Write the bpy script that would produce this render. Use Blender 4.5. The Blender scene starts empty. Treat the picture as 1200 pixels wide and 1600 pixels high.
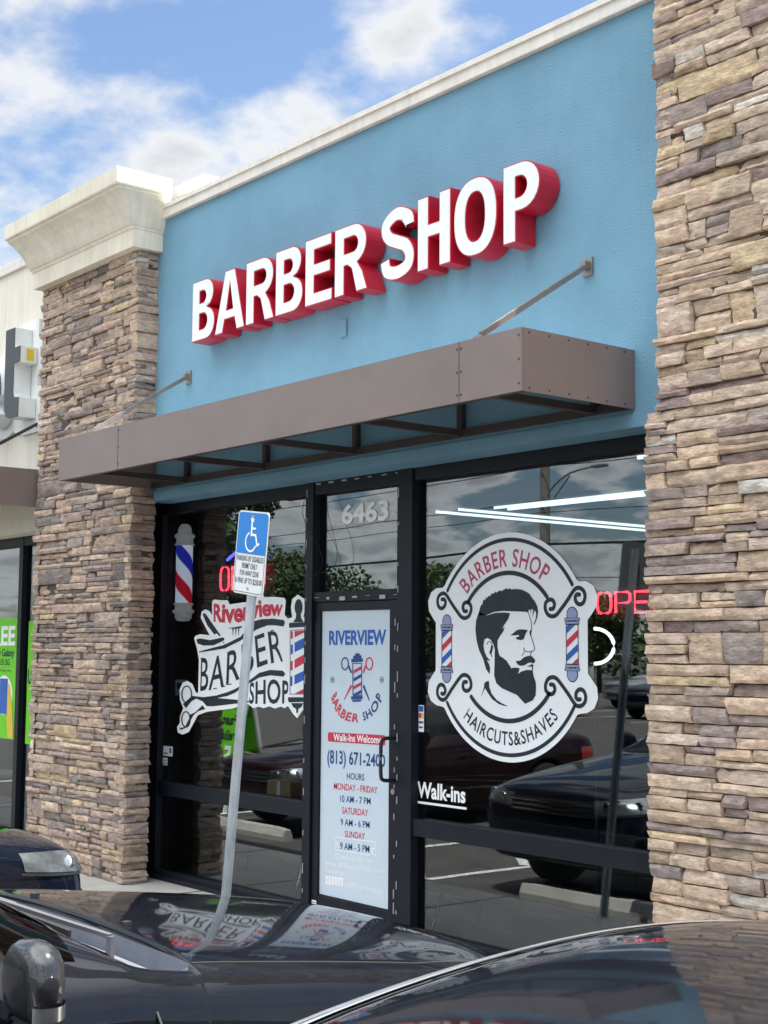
import bpy, bmesh, math, random
import numpy as np
from mathutils import Vector, Matrix, noise as mnoise
from mathutils.bvhtree import BVHTree

# ------------------------------------------------------------------ camera, sky, sun, exposure
scene = bpy.context.scene
col = scene.collection
R = math.radians
CAM = (0.0, -5.65, 1.95)
FPX, YAW, PITCH, ROLL = 2218.0, R(51.0), R(5.604), R(0.4016)


def cam_axes():
    f = np.array([-math.sin(YAW) * math.cos(PITCH), math.cos(YAW) * math.cos(PITCH), math.sin(PITCH)])
    rt = np.array([math.cos(YAW), math.sin(YAW), 0.0])
    up = np.cross(rt, f)
    rt2 = rt * math.cos(ROLL) + up * math.sin(ROLL)
    return rt2, np.cross(rt2, f), f


AX = cam_axes()
cam = bpy.data.objects.new('camera', bpy.data.cameras.new('camera'))
col.objects.link(cam)
cam.data.sensor_fit = 'HORIZONTAL'
cam.data.sensor_width = 36.0
cam.data.lens = 36.0 * FPX / 1200.0
cam.data.clip_start = 0.05
cam.data.clip_end = 2000.0
mw = Matrix.Identity(4)
for i in range(3):
    mw[i][0], mw[i][1], mw[i][2], mw[i][3] = AX[0][i], AX[1][i], -AX[2][i], CAM[i]
cam.matrix_world = mw
scene.camera = cam

SUN = Vector((0.20, 0.27, 0.94)).normalized()      # towards the sun: high, behind the shop, a little to the right
SUN_EL = math.asin(SUN.z)
world = bpy.data.worlds.new('World')
scene.world = world
world.use_nodes = True
wn, wl = world.node_tree.nodes, world.node_tree.links
wn.clear()


def nd(tree, kind, **kw):
    n = tree.nodes.new(kind)
    for k, v in kw.items():
        if k.startswith('in_'):
            n.inputs[k[3:].replace('_', ' ')].default_value = v
        else:
            setattr(n, k, v)
    return n


def build_world():
    t = world.node_tree
    out = nd(t, 'ShaderNodeOutputWorld')
    bg = nd(t, 'ShaderNodeBackground')
    bg.inputs['Strength'].default_value = 0.15
    sky = nd(t, 'ShaderNodeTexSky')
    sky.sky_type = 'NISHITA'
    sky.sun_disc = False
    sky.sun_elevation = SUN_EL
    sky.sun_rotation = math.atan2(SUN.x, SUN.y)
    sky.air_density = 1.0
    sky.dust_density = 1.2
    sky.ozone_density = 2.0
    gam = nd(t, 'ShaderNodeHueSaturation')
    gam.inputs['Saturation'].default_value = 1.06
    gam.inputs['Value'].default_value = SKY_V
    t.links.new(sky.outputs[0], gam.inputs['Color'])
    tc = nd(t, 'ShaderNodeTexCoord')
    sep = nd(t, 'ShaderNodeSeparateXYZ')
    t.links.new(tc.outputs['Generated'], sep.inputs[0])

    def math_(op, a, b=None, clamp=False):
        m = nd(t, 'ShaderNodeMath', operation=op)
        m.use_clamp = clamp
        for k, v in ((0, a), (1, b)):
            if v is None:
                continue
            if isinstance(v, (int, float)):
                m.inputs[k].default_value = v
            else:
                t.links.new(v, m.inputs[k])
        return m.outputs[0]
    zz = math_('ADD', math_('MAXIMUM', sep.outputs['Z'], 0.0), 0.30)
    u = math_('DIVIDE', sep.outputs['X'], zz)
    v = math_('DIVIDE', sep.outputs['Y'], zz)
    cmb = nd(t, 'ShaderNodeCombineXYZ')
    t.links.new(u, cmb.inputs[0])
    t.links.new(v, cmb.inputs[1])
    cmb.inputs[2].default_value = CLOUD_SEED
    n1 = nd(t, 'ShaderNodeTexNoise')
    n1.inputs['Scale'].default_value = 4.6
    n1.inputs['Detail'].default_value = 9.0
    n1.inputs['Roughness'].default_value = 0.52
    n1.inputs['Distortion'].default_value = 0.12
    t.links.new(cmb.outputs[0], n1.inputs['Vector'])
    n2 = nd(t, 'ShaderNodeTexNoise')
    n2.inputs['Scale'].default_value = 8.0
    n2.inputs['Detail'].default_value = 6.0
    n2.inputs['Roughness'].default_value = 0.6
    t.links.new(cmb.outputs[0], n2.inputs['Vector'])
    s = math_('ADD', math_('MULTIPLY', n1.outputs['Fac'], 0.72), math_('MULTIPLY', n2.outputs['Fac'], 0.28))
    # thicker cloud banks low over the horizon
    low = math_('MULTIPLY', math_('SUBTRACT', 0.75, sep.outputs['Z'], True), 0.045)
    # and over the street side (away from the sun), where the windows mirror them
    back = math_('MULTIPLY', math_('SUBTRACT', 0.0, sep.outputs['Y'], True), 0.06)
    s = math_('ADD', math_('ADD', s, low), back)
    street = math_('MULTIPLY', math_('SUBTRACT', 0.0, sep.outputs['Y'], True), 1.6, True)
    s = math_('ADD', s, math_('MULTIPLY', math_('MULTIPLY', math_('SUBTRACT', n1.outputs['Fac'], 0.49), 0.9), street))
    ramp = nd(t, 'ShaderNodeMapRange')
    ramp.interpolation_type = 'SMOOTHSTEP'
    ramp.inputs['From Min'].default_value = 0.480
    ramp.inputs['From Max'].default_value = 0.63
    t.links.new(s, ramp.inputs['Value'])
    # cloud tone: grey cores, white rims and tops
    tone = nd(t, 'ShaderNodeMapRange')
    tone.inputs['From Min'].default_value = 0.60
    tone.inputs['From Max'].default_value = 0.74
    t.links.new(s, tone.inputs['Value'])
    cc = nd(t, 'ShaderNodeMix', data_type='RGBA')
    cc.inputs['A'].default_value = (CLOUD_W * 1.0, CLOUD_W, CLOUD_W * 1.0, 1)
    cc.inputs['B'].default_value = (CLOUD_W * .60, CLOUD_W * .62, CLOUD_W * .64, 1)
    t.links.new(tone.outputs[0], cc.inputs['Factor'])
    # thin bright cloud high overhead, added out of view to brighten the shaded facade
    hi = nd(t, 'ShaderNodeMapRange')
    hi.interpolation_type = 'SMOOTHSTEP'
    hi.inputs['From Min'].default_value = 0.50
    hi.inputs['From Max'].default_value = 0.85
    t.links.new(sep.outputs['Z'], hi.inputs['Value'])
    boost = math_('MULTIPLY_ADD', hi.outputs[0], HIGH_W)
    t.nodes[-1].inputs[2].default_value = 1.0
    boost = math_('MULTIPLY', boost, math_('ADD', math_('MULTIPLY', street, STREET_W), 1.0))
    sc_ = nd(t, 'ShaderNodeVectorMath', operation='SCALE')
    t.links.new(cc.outputs['Result'], sc_.inputs[0])
    t.links.new(boost, sc_.inputs['Scale'])
    cover = math_('MULTIPLY', math_('MAXIMUM', ramp.outputs[0], math_('MULTIPLY', hi.outputs[0], 0.8)), 0.93)
    mx = nd(t, 'ShaderNodeMix', data_type='RGBA')
    t.links.new(cover, mx.inputs['Factor'])
    t.links.new(gam.outputs[0], mx.inputs['A'])
    t.links.new(sc_.outputs[0], mx.inputs['B'])
    t.links.new(mx.outputs['Result'], bg.inputs['Color'])
    t.links.new(bg.outputs[0], out.inputs['Surface'])


SKY_V, CLOUD_W, CLOUD_SEED, HIGH_W, STREET_W = .42, 2.05, 41.84, 2.4, 1.1
build_world()
sun = bpy.data.objects.new('sun', bpy.data.lights.new('sun', 'SUN'))
sun.data.energy = 4.6
sun.data.angle = R(0.5)
sun.data.color = (1.0, 0.95, 0.88)
sun.rotation_euler = (-SUN).to_track_quat('-Z', 'Y').to_euler()
sun.location = (0, 0, 30)
col.objects.link(sun)
scene.view_settings.view_transform = 'Standard'
scene.view_settings.look = 'None'
scene.view_settings.exposure = 1.66
scene.view_settings.gamma = 1.0
scene.cycles.max_bounces = 8
scene.cycles.transparent_max_bounces = 16
scene.cycles.sample_clamp_indirect = 8.0


# ------------------------------------------------------------------ helpers
def ray(px, py):
    return AX[0] * ((px - 600) / FPX) - AX[1] * ((py - 800) / FPX) + AX[2]


def survey(px, py, y=0.25):
    """elevation survey: (x, z) of a facade point on the wall plane y"""
    d = ray(px, py)
    t = (y - CAM[1]) / d[1]
    return (CAM[0] + t * d[0], CAM[2] + t * d[2])


def tag(o, label=None, cat=None, group=None, kind=None):
    if label: o['label'] = label
    if cat: o['category'] = cat
    if group: o['group'] = group
    if kind: o['kind'] = kind
    return o


def thing(name, label, cat, loc=(0, 0, 0), group=None):
    o = bpy.data.objects.new(name, None)
    o.empty_display_size = 0.2
    col.objects.link(o)
    o.location = loc
    return tag(o, label, cat, group)


def wloc(p):
    v = Vector((0, 0, 0))
    while p is not None:
        v += p.location
        p = p.parent
    return v


class MB:
    """collects faces; build() links them as one mesh"""
    def __init__(s):
        s.v, s.f = [], []

    def add(s, vs, fs):
        n = len(s.v)
        s.v += [tuple(v) for v in vs]
        s.f += [tuple(i + n for i in f) for f in fs]
        return s

    def box(s, x0, x1, y0, y1, z0, z1):
        return s.add([(x0, y0, z0), (x1, y0, z0), (x1, y1, z0), (x0, y1, z0), (x0, y0, z1), (x1, y0, z1), (x1, y1, z1), (x0, y1, z1)],
                     [(0, 3, 2, 1), (4, 5, 6, 7), (0, 1, 5, 4), (1, 2, 6, 5), (2, 3, 7, 6), (3, 0, 4, 7)])

    def quad(s, a, b, c, d):
        return s.add([a, b, c, d], [(0, 1, 2, 3)])

    def tube(s, pts, r, n=8, cap=True):
        pts = [Vector(p) for p in pts]
        rr = r if isinstance(r, (list, tuple)) else [r] * len(pts)
        base = len(s.v)
        ref = None
        for i, p in enumerate(pts):
            d = (pts[min(i + 1, len(pts) - 1)] - pts[max(i - 1, 0)]).normalized()
            if ref is None:
                ref = Vector((0, 0, 1)) if abs(d.z) < .9 else Vector((1, 0, 0))
            a = d.cross(ref).normalized()
            b = d.cross(a).normalized()
            ref = -b if False else ref
            for k in range(n):
                t = 2 * math.pi * k / n
                s.v.append(tuple(p + (a * math.cos(t) + b * math.sin(t)) * rr[i]))
        for i in range(len(pts) - 1):
            for k in range(n):
                k2 = (k + 1) % n
                s.f.append((base + i * n + k, base + i * n + k2, base + (i + 1) * n + k2, base + (i + 1) * n + k))
        if cap:
            s.f.append(tuple(base + k for k in range(n))[::-1])
            s.f.append(tuple(base + (len(pts) - 1) * n + k for k in range(n)))
        return s

    def bar(s, p, q, w, h):
        """square bar from p to q"""
        p, q = Vector(p), Vector(q)
        d = (q - p).normalized()
        ref = Vector((0, 0, 1)) if abs(d.z) < .95 else Vector((1, 0, 0))
        a = d.cross(ref).normalized() * w / 2
        b = a.cross(d).normalized() * h / 2
        vs = [p - a - b, p + a - b, p + a + b, p - a + b, q - a - b, q + a - b, q + a + b, q - a + b]
        return s.add(vs, [(0, 1, 2, 3), (7, 6, 5, 4), (0, 4, 5, 1), (1, 5, 6, 2), (2, 6, 7, 3), (3, 7, 4, 0)])

    def build(s, name, m, parent=None, smooth=False, bevel=0.0, label=None):
        me = bpy.data.meshes.new(name)
        off = wloc(parent) if parent else Vector((0, 0, 0))
        me.from_pydata([tuple(Vector(v) - off) for v in s.v], [], s.f)
        me.update()
        bm = bmesh.new(); bm.from_mesh(me)
        bmesh.ops.recalc_face_normals(bm, faces=bm.faces)
        bm.to_mesh(me); bm.free()
        o = bpy.data.objects.new(name, me)
        col.objects.link(o)
        if parent: o.parent = parent
        me.materials.append(m)
        if smooth:
            for p in me.polygons: p.use_smooth = True
        if bevel > 0:
            md = o.modifiers.new('bevel', 'BEVEL')
            md.width = bevel; md.segments = 2; md.limit_method = 'ANGLE'; md.angle_limit = R(40)
        if label: o['label'] = label
        return o


def mesh_obj(name, verts, faces, m, parent=None, smooth=False, label=None, offset=True):
    me = bpy.data.meshes.new(name)
    off = wloc(parent) if (parent and offset) else Vector((0, 0, 0))
    me.from_pydata([(v[0] - off.x, v[1] - off.y, v[2] - off.z) for v in verts], [], faces)
    me.update()
    me.materials.append(m)
    if smooth:
        for p in me.polygons: p.use_smooth = True
    o = bpy.data.objects.new(name, me)
    col.objects.link(o)
    if parent: o.parent = parent
    if label: o['label'] = label
    return o


# ------------------------------------------------------------------ materials
def mat(name, rgb=(.5, .5, .5), rough=.6, metal=0.0, spec=.5, coat=0.0, noise=0.0, nscale=6.0, bump=0.0, bscale=40.0,
        emit=None, estr=0.0, streak=0.0, bdist=0.01, stretch=(1, 1, 1), rvar=0.0, tint2=None, detail=6):
    m = bpy.data.materials.new(name)
    m.use_nodes = True
    t = m.node_tree
    b = t.nodes['Principled BSDF']
    b.inputs['Base Color'].default_value = (*rgb, 1)
    b.inputs['Roughness'].default_value = rough
    b.inputs['Metallic'].default_value = metal
    b.inputs['Specular IOR Level'].default_value = spec
    b.inputs['Coat Weight'].default_value = coat
    b.inputs['Coat Roughness'].default_value = 0.03
    tc = nd(t, 'ShaderNodeTexCoord')
    geo = nd(t, 'ShaderNodeNewGeometry')
    mp = nd(t, 'ShaderNodeMapping')
    mp.inputs['Scale'].default_value = stretch
    t.links.new(geo.outputs['Position'], mp.inputs['Vector'])
    if noise > 0:
        n = nd(t, 'ShaderNodeTexNoise')
        n.inputs['Scale'].default_value = nscale
        n.inputs['Detail'].default_value = detail
        n.inputs['Roughness'].default_value = .62
        t.links.new(mp.outputs[0], n.inputs['Vector'])
        mr = nd(t, 'ShaderNodeMapRange')
        mr.inputs['From Min'].default_value = .3
        mr.inputs['From Max'].default_value = .7
        t.links.new(n.outputs['Fac'], mr.inputs['Value'])
        mx = nd(t, 'ShaderNodeMix', data_type='RGBA')
        lo = tint2 if tint2 else tuple(c * (1 - noise) for c in rgb)
        hi = rgb if tint2 else tuple(min(1, c * (1 + noise)) for c in rgb)
        mx.inputs['A'].default_value = (*lo, 1)
        mx.inputs['B'].default_value = (*hi, 1)
        t.links.new(mr.outputs[0], mx.inputs['Factor'])
        last = mx.outputs['Result']
        if streak > 0:
            mp2 = nd(t, 'ShaderNodeMapping')
            mp2.inputs['Scale'].default_value = (9, 9, .55)
            t.links.new(geo.outputs['Position'], mp2.inputs['Vector'])
            n2 = nd(t, 'ShaderNodeTexNoise')
            n2.inputs['Scale'].default_value = 2.2
            n2.inputs['Detail'].default_value = 5
            t.links.new(mp2.outputs[0], n2.inputs['Vector'])
            mr2 = nd(t, 'ShaderNodeMapRange')
            mr2.inputs['From Min'].default_value = .45
            mr2.inputs['From Max'].default_value = .75
            mr2.inputs['To Min'].default_value = 1.0
            mr2.inputs['To Max'].default_value = 1.0 - streak
            t.links.new(n2.outputs['Fac'], mr2.inputs['Value'])
            ml = nd(t, 'ShaderNodeMix', data_type='RGBA', blend_type='MULTIPLY')
            ml.inputs['Factor'].default_value = 1
            t.links.new(last, ml.inputs['A'])
            t.links.new(mr2.outputs[0], ml.inputs['B'])
            last = ml.outputs['Result']
        t.links.new(last, b.inputs['Base Color'])
        if rvar > 0:
            r2 = nd(t, 'ShaderNodeMapRange')
            r2.inputs['To Min'].default_value = max(0, rough - rvar)
            r2.inputs['To Max'].default_value = rough + rvar
            t.links.new(n.outputs['Fac'], r2.inputs['Value'])
            t.links.new(r2.outputs[0], b.inputs['Roughness'])
    if bump > 0:
        n3 = nd(t, 'ShaderNodeTexNoise')
        n3.inputs['Scale'].default_value = bscale
        n3.inputs['Detail'].default_value = 5
        t.links.new(mp.outputs[0], n3.inputs['Vector'])
        bp = nd(t, 'ShaderNodeBump')
        bp.inputs['Strength'].default_value = bump
        bp.inputs['Distance'].default_value = bdist
        t.links.new(n3.outputs['Fac'], bp.inputs['Height'])
        t.links.new(bp.outputs[0], b.inputs['Normal'])
    if emit:
        b.inputs['Emission Color'].default_value = (*emit, 1)
        b.inputs['Emission Strength'].default_value = estr
    return m


def glass_mat(name, tint, ior, rough=0.0, wave=0.0):
    m = bpy.data.materials.new(name)
    m.use_nodes = True
    t = m.node_tree
    t.nodes.clear()
    out = nd(t, 'ShaderNodeOutputMaterial')
    tr = nd(t, 'ShaderNodeBsdfTransparent')
    tr.inputs[0].default_value = (*tint, 1)
    gl = nd(t, 'ShaderNodeBsdfGlossy')
    gl.inputs['Roughness'].default_value = rough
    gl.inputs['Color'].default_value = (.95, .98, 1.0, 1)
    # Schlick reflectance per face, the same from either side of the sheet
    gg = nd(t, 'ShaderNodeNewGeometry')
    dt = nd(t, 'ShaderNodeVectorMath', operation='DOT_PRODUCT')
    t.links.new(gg.outputs['Normal'], dt.inputs[0]); t.links.new(gg.outputs['Incoming'], dt.inputs[1])
    ab = nd(t, 'ShaderNodeMath', operation='ABSOLUTE'); t.links.new(dt.outputs['Value'], ab.inputs[0])
    om = nd(t, 'ShaderNodeMath', operation='SUBTRACT'); om.inputs[0].default_value = 1.0; t.links.new(ab.outputs[0], om.inputs[1])
    pw = nd(t, 'ShaderNodeMath', operation='POWER'); pw.inputs[1].default_value = 5.0; t.links.new(om.outputs[0], pw.inputs[0])
    f0 = ((ior - 1) / (ior + 1)) ** 2
    fr = nd(t, 'ShaderNodeMath', operation='MULTIPLY_ADD'); fr.inputs[1].default_value = 1 - f0; fr.inputs[2].default_value = f0
    t.links.new(pw.outputs[0], fr.inputs[0])
    mx = nd(t, 'ShaderNodeMixShader')
    t.links.new(fr.outputs[0], mx.inputs[0])
    t.links.new(tr.outputs[0], mx.inputs[1])
    t.links.new(gl.outputs[0], mx.inputs[2])
    t.links.new(mx.outputs[0], out.inputs['Surface'])
    if wave > 0:
        geo = nd(t, 'ShaderNodeNewGeometry')
        n = nd(t, 'ShaderNodeTexNoise')
        n.inputs['Scale'].default_value = 1.3
        n.inputs['Detail'].default_value = 1
        t.links.new(geo.outputs['Position'], n.inputs['Vector'])
        bp = nd(t, 'ShaderNodeBump')
        bp.inputs['Strength'].default_value = wave
        bp.inputs['Distance'].default_value = 0.01
        t.links.new(n.outputs['Fac'], bp.inputs['Height'])
        t.links.new(bp.outputs[0], gl.inputs['Normal'])
    return m


def stone_mat(name):
    m = bpy.data.materials.new(name)
    m.use_nodes = True
    t = m.node_tree
    b = t.nodes['Principled BSDF']
    at = nd(t, 'ShaderNodeAttribute', attribute_name='stone_colour')
    geo = nd(t, 'ShaderNodeNewGeometry')
    mp = nd(t, 'ShaderNodeMapping')
    mp.inputs['Scale'].default_value = (1, 1, 2.2)
    t.links.new(geo.outputs['Position'], mp.inputs['Vector'])
    n = nd(t, 'ShaderNodeTexNoise')
    n.inputs['Scale'].default_value = 16
    n.inputs['Detail'].default_value = 7
    n.inputs['Roughness'].default_value = .65
    t.links.new(mp.outputs[0], n.inputs['Vector'])
    mr = nd(t, 'ShaderNodeMapRange')
    mr.inputs['From Min'].default_value = .3
    mr.inputs['From Max'].default_value = .7
    mr.inputs['To Min'].default_value = .58
    mr.inputs['To Max'].default_value = 1.40
    t.links.new(n.outputs['Fac'], mr.inputs['Value'])
    ml = nd(t, 'ShaderNodeMix', data_type='RGBA', blend_type='MULTIPLY')
    ml.inputs['Factor'].default_value = 1
    t.links.new(at.outputs['Color'], ml.inputs['A'])
    t.links.new(mr.outputs[0], ml.inputs['B'])
    # warm rust and grey mineral patches
    n2 = nd(t, 'ShaderNodeTexNoise')
    n2.inputs['Scale'].default_value = 7
    n2.inputs['Detail'].default_value = 4
    t.links.new(geo.outputs['Position'], n2.inputs['Vector'])
    mr2 = nd(t, 'ShaderNodeMapRange')
    mr2.inputs['From Min'].default_value = .52
    mr2.inputs['From Max'].default_value = .72
    mr2.inputs['To Max'].default_value = .45
    t.links.new(n2.outputs['Fac'], mr2.inputs['Value'])
    m2 = nd(t, 'ShaderNodeMix', data_type='RGBA')
    m2.inputs['B'].default_value = (.60, .46, .36, 1)
    t.links.new(mr2.outputs[0], m2.inputs['Factor'])
    t.links.new(ml.outputs['Result'], m2.inputs['A'])
    t.links.new(m2.outputs['Result'], b.inputs['Base Color'])
    b.inputs['Roughness'].default_value = .88
    b.inputs['Specular IOR Level'].default_value = .25
    n3 = nd(t, 'ShaderNodeTexNoise')
    n3.inputs['Scale'].default_value = 38
    n3.inputs['Detail'].default_value = 8
    n3.inputs['Roughness'].default_value = .7
    t.links.new(mp.outputs[0], n3.inputs['Vector'])
    bp = nd(t, 'ShaderNodeBump')
    bp.inputs['Strength'].default_value = 1.0
    bp.inputs['Distance'].default_value = .022
    t.links.new(n3.outputs['Fac'], bp.inputs['Height'])
    t.links.new(bp.outputs[0], b.inputs['Normal'])
    return m


M = {}
M['blue'] = mat('blue_stucco', (.172, .345, .465), .85, noise=.11, nscale=1.3, detail=14, bump=.45, bscale=80, bdist=.010, streak=.03, spec=.3)
M['cream'] = mat('cream_stucco', (.80, .76, .66), .85, noise=.05, nscale=2, bump=.4, bscale=90, bdist=.006, streak=.10, spec=.3)
M['cornice'] = mat('cornice_foam', (.80, .75, .62), .85, noise=.09, nscale=3, bump=.35, bscale=70, bdist=.006, streak=.13, spec=.3)
M['coping'] = mat('coping_paint', (.78, .75, .68), .6, noise=.08, nscale=5, bump=.15, bscale=50, streak=.12)
M['stone'] = stone_mat('ledge_stone')
M['mortar'] = mat('mortar', (.10, .085, .075), .95, noise=.3, nscale=20, bump=.5)
M['frame'] = mat('bronze_frame', (.007, .010, .017), .5, noise=.25, nscale=9, spec=.3, bump=.04, bscale=60)
M['chip'] = mat('chipped_paint', (.42, .44, .46), .7)
M['canopy'] = mat('canopy_metal', (.215, .170, .155), .45, noise=.10, nscale=2.2, spec=.5, streak=-.55)
M['deck'] = mat('deck_sheet', (.62, .60, .57), .5, noise=.08)
M['canopy_dark'] = mat('canopy_frame_metal', (.045, .035, .035), .5, noise=.2)
M['rod'] = mat('tie_rod_metal', (.30, .26, .24), .35, metal=.5, noise=.2)
M['red'] = mat('red_letter_return', (.50, .012, .035), .35, noise=.12, nscale=8, spec=.5)
M['red_trim'] = mat('red_letter_trim', (.42, .02, .05), .4)
M['white_face'] = mat('white_acrylic', (.80, .83, .82), .35, noise=.04, nscale=6)
M['decal'] = mat('white_vinyl', (.90, .94, .96), .5, noise=.03, nscale=3, spec=.3)
M['poster'] = mat('pale_blue_vinyl', (.62, .73, .81), .5, noise=.03, nscale=3, spec=.3)
M['ink'] = mat('black_print', (.022, .030, .036), .5, noise=.2, nscale=30, spec=.3)
M['ink_red'] = mat('red_print', (.62, .045, .085), .5, noise=.08, nscale=30, spec=.3)
M['ink_maroon'] = mat('maroon_print', (.50, .07, .15), .5, noise=.08, nscale=30, spec=.3)
M['ink_blue'] = mat('blue_print', (.035, .13, .50), .5, noise=.08, nscale=30, spec=.3)
M['ink_navy'] = mat('navy_print', (.03, .075, .25), .5, noise=.08, nscale=30, spec=.3)
M['ink_white'] = mat('white_print', (.96, .97, .97), .5, spec=.3)
M['ink_lilac'] = mat('lilac_print', (.30, .36, .58), .5, spec=.3)
M['glass'] = glass_mat('storefront_glass', (.66, .71, .73), 1.97, wave=.05)
M['carglass'] = glass_mat('car_glass', (.30, .37, .35), 1.38)
M['asphalt'] = mat('asphalt', (.062, .058, .055), .9, noise=.35, nscale=2.5, bump=.6, bscale=160, bdist=.01, detail=10)
M['concrete'] = mat('concrete', (.44, .425, .395), .85, noise=.16, nscale=3, bump=.3, bscale=60, detail=9)
M['paint'] = mat('road_paint', (.62, .62, .60), .7, noise=.35, nscale=14, detail=8)
M['black_car'] = mat('black_car_paint', (.006, .007, .010), .045, coat=0.0, spec=.36, noise=.3, nscale=3)
M['navy_car'] = mat('navy_car_paint', (.004, .006, .012), .045, coat=0.0, spec=.36, noise=.2, nscale=3)
M['red_car'] = mat('dark_red_car_paint', (.012, .002, .0035), .05, coat=0.0, spec=.36, noise=.2, nscale=3)
M['silver_car'] = mat('silver_car_paint', (.42, .43, .44), .25, metal=.6, coat=1.0, noise=.05)
M['white_car'] = mat('white_car_paint', (.72, .72, .70), .25, coat=1.0, noise=.05)
M['grey_car'] = mat('grey_car_paint', (.10, .11, .12), .2, metal=.4, coat=1.0, noise=.1)
M['blue_car'] = mat('blue_car_paint', (.015, .03, .10), .2, coat=1.0, noise=.1)
M['chrome'] = mat('chrome', (.75, .76, .78), .12, metal=1.0, noise=.05)
M['satin'] = mat('satin_steel', (.55, .58, .60), .30, metal=.9, noise=.12, nscale=12)
M['galv'] = mat('galvanized_steel', (.50, .56, .60), .42, metal=.55, noise=.22, nscale=14, stretch=(1, 1, .35))
M['rubber'] = mat('black_rubber', (.012, .012, .013), .75, noise=.2)
M['plastic'] = mat('grey_cowl_plastic', (.115, .130, .160), .55, noise=.12, nscale=12, bump=.2, bscale=60)
M['black_plastic'] = mat('black_plastic', (.018, .018, .020), .45, noise=.2)
M['rim'] = mat('alloy_rim', (.50, .51, .53), .25, metal=.9, noise=.1)
M['lamp'] = glass_mat('lamp_lens', (.90, .92, .93), 1.45)
M['lamp_in'] = mat('headlight_reflector', (.42, .44, .46), .22, metal=.9, noise=.2, nscale=30)
M['tail'] = mat('tail_lamp', (.35, .01, .01), .2, coat=1)
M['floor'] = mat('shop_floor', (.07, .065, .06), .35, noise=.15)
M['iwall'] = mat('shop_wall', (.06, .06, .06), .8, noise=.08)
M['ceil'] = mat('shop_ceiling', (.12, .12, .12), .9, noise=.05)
M['troffer'] = mat('fluorescent_tube', (.9, .9, .9), .4, emit=(.92, 1.0, .97), estr=.85)
M['vinyl_seat'] = mat('bench_vinyl', (.035, .032, .030), .35, noise=.15)
M['neon_red'] = mat('neon_red', (.6, .05, .05), .4, emit=(1.0, .035, .06), estr=2.6)
M['neon_blue'] = mat('neon_blue', (.1, .1, .6), .4, emit=(.10, .09, 1.0), estr=1.8)
M['neon_white'] = mat('ring_light_tube', (.9, .9, .9), .4, emit=(1, 1, 1), estr=1.4)
M['wiper_grey'] = mat('wiper_grey', (.10, .10, .11), .45, metal=.2)
M['mirror_shell'] = mat('mirror_shell', (.03, .032, .036), .12, metal=.3, coat=.6, noise=.15)
M['cap'] = mat('cap_added_glow', (.86, .86, .84), .35, noise=.2, nscale=30, emit=(1, .97, .9), estr=.07)  # pole caps: faint emission added so they look lit, not lamps themselves
M['card'] = mat('cardboard', (.42, .27, .12), .85, noise=.12, nscale=12)
M['ink_green'] = mat('lime_green_print', (.16, .62, .02), .5, noise=.05, spec=.3)
M['yellow'] = mat('yellow_print', (.75, .55, .04), .5, noise=.1)
M['graysign'] = mat('grey_letter_face', (.035, .038, .045), .4, noise=.1)
M['bark'] = mat('bark', (.09, .07, .05), .9, noise=.3, bump=.5)
M['leaf'] = mat('leaves', (.050, .095, .030), .6, noise=.45, nscale=2.5)
M['leaf2'] = mat('leaves_olive', (.075, .11, .035), .6, noise=.45, nscale=2.5)
M['pole_conc'] = mat('utility_pole_concrete', (.22, .21, .19), .85, noise=.15)
M['wire'] = mat('cable_black', (.01, .01, .01), .6)
M['hc_blue'] = mat('handicap_blue', (.008, .22, .66), .35, noise=.04)
M['sign_back'] = mat('bare_aluminium', (.30, .31, .32), .45, metal=.6, noise=.1)
M['roofing'] = mat('roofing', (.30, .30, .29), .9, noise=.1)
M['grass'] = mat('grass', (.06, .10, .03), .9, noise=.4, nscale=3, bump=.5, bscale=30)

# ------------------------------------------------------------------ flat artwork helpers (2D curves with holes -> mesh)
DG = bpy.context.evaluated_depsgraph_get


def curve_mesh(loops, extrude=0.0, offset=0.0, bevel=0.0):
    cu = bpy.data.curves.new('tmp', 'CURVE')
    cu.dimensions = '2D'
    cu.fill_mode = 'BOTH'
    cu.extrude = extrude
    cu.offset = offset
    for lp in loops:
        sp = cu.splines.new('POLY')
        sp.points.add(len(lp) - 1)
        for p, q in zip(sp.points, lp):
            p.co = (q[0], q[1], 0, 1)
        sp.use_cyclic_u = True
    o = bpy.data.objects.new('tmp', cu)
    col.objects.link(o)
    dg = DG(); dg.update()
    me = bpy.data.meshes.new_from_object(o.evaluated_get(dg))
    vs = [tuple(v.co) for v in me.vertices]
    fs = [tuple(p.vertices) for p in me.polygons]
    bpy.data.objects.remove(o); bpy.data.curves.remove(cu); bpy.data.meshes.remove(me)
    return vs, fs


def area(lp):
    return sum(lp[i - 1][0] * lp[i][1] - lp[i][0] * lp[i - 1][1] for i in range(len(lp))) / 2


def flat(art, loops, y):
    """fill loops given in facade (x, z) on plane y, facing the street"""
    vs, fs = curve_mesh(loops)
    art.add([(v[0], y, v[1]) for v in vs], fs)


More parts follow.
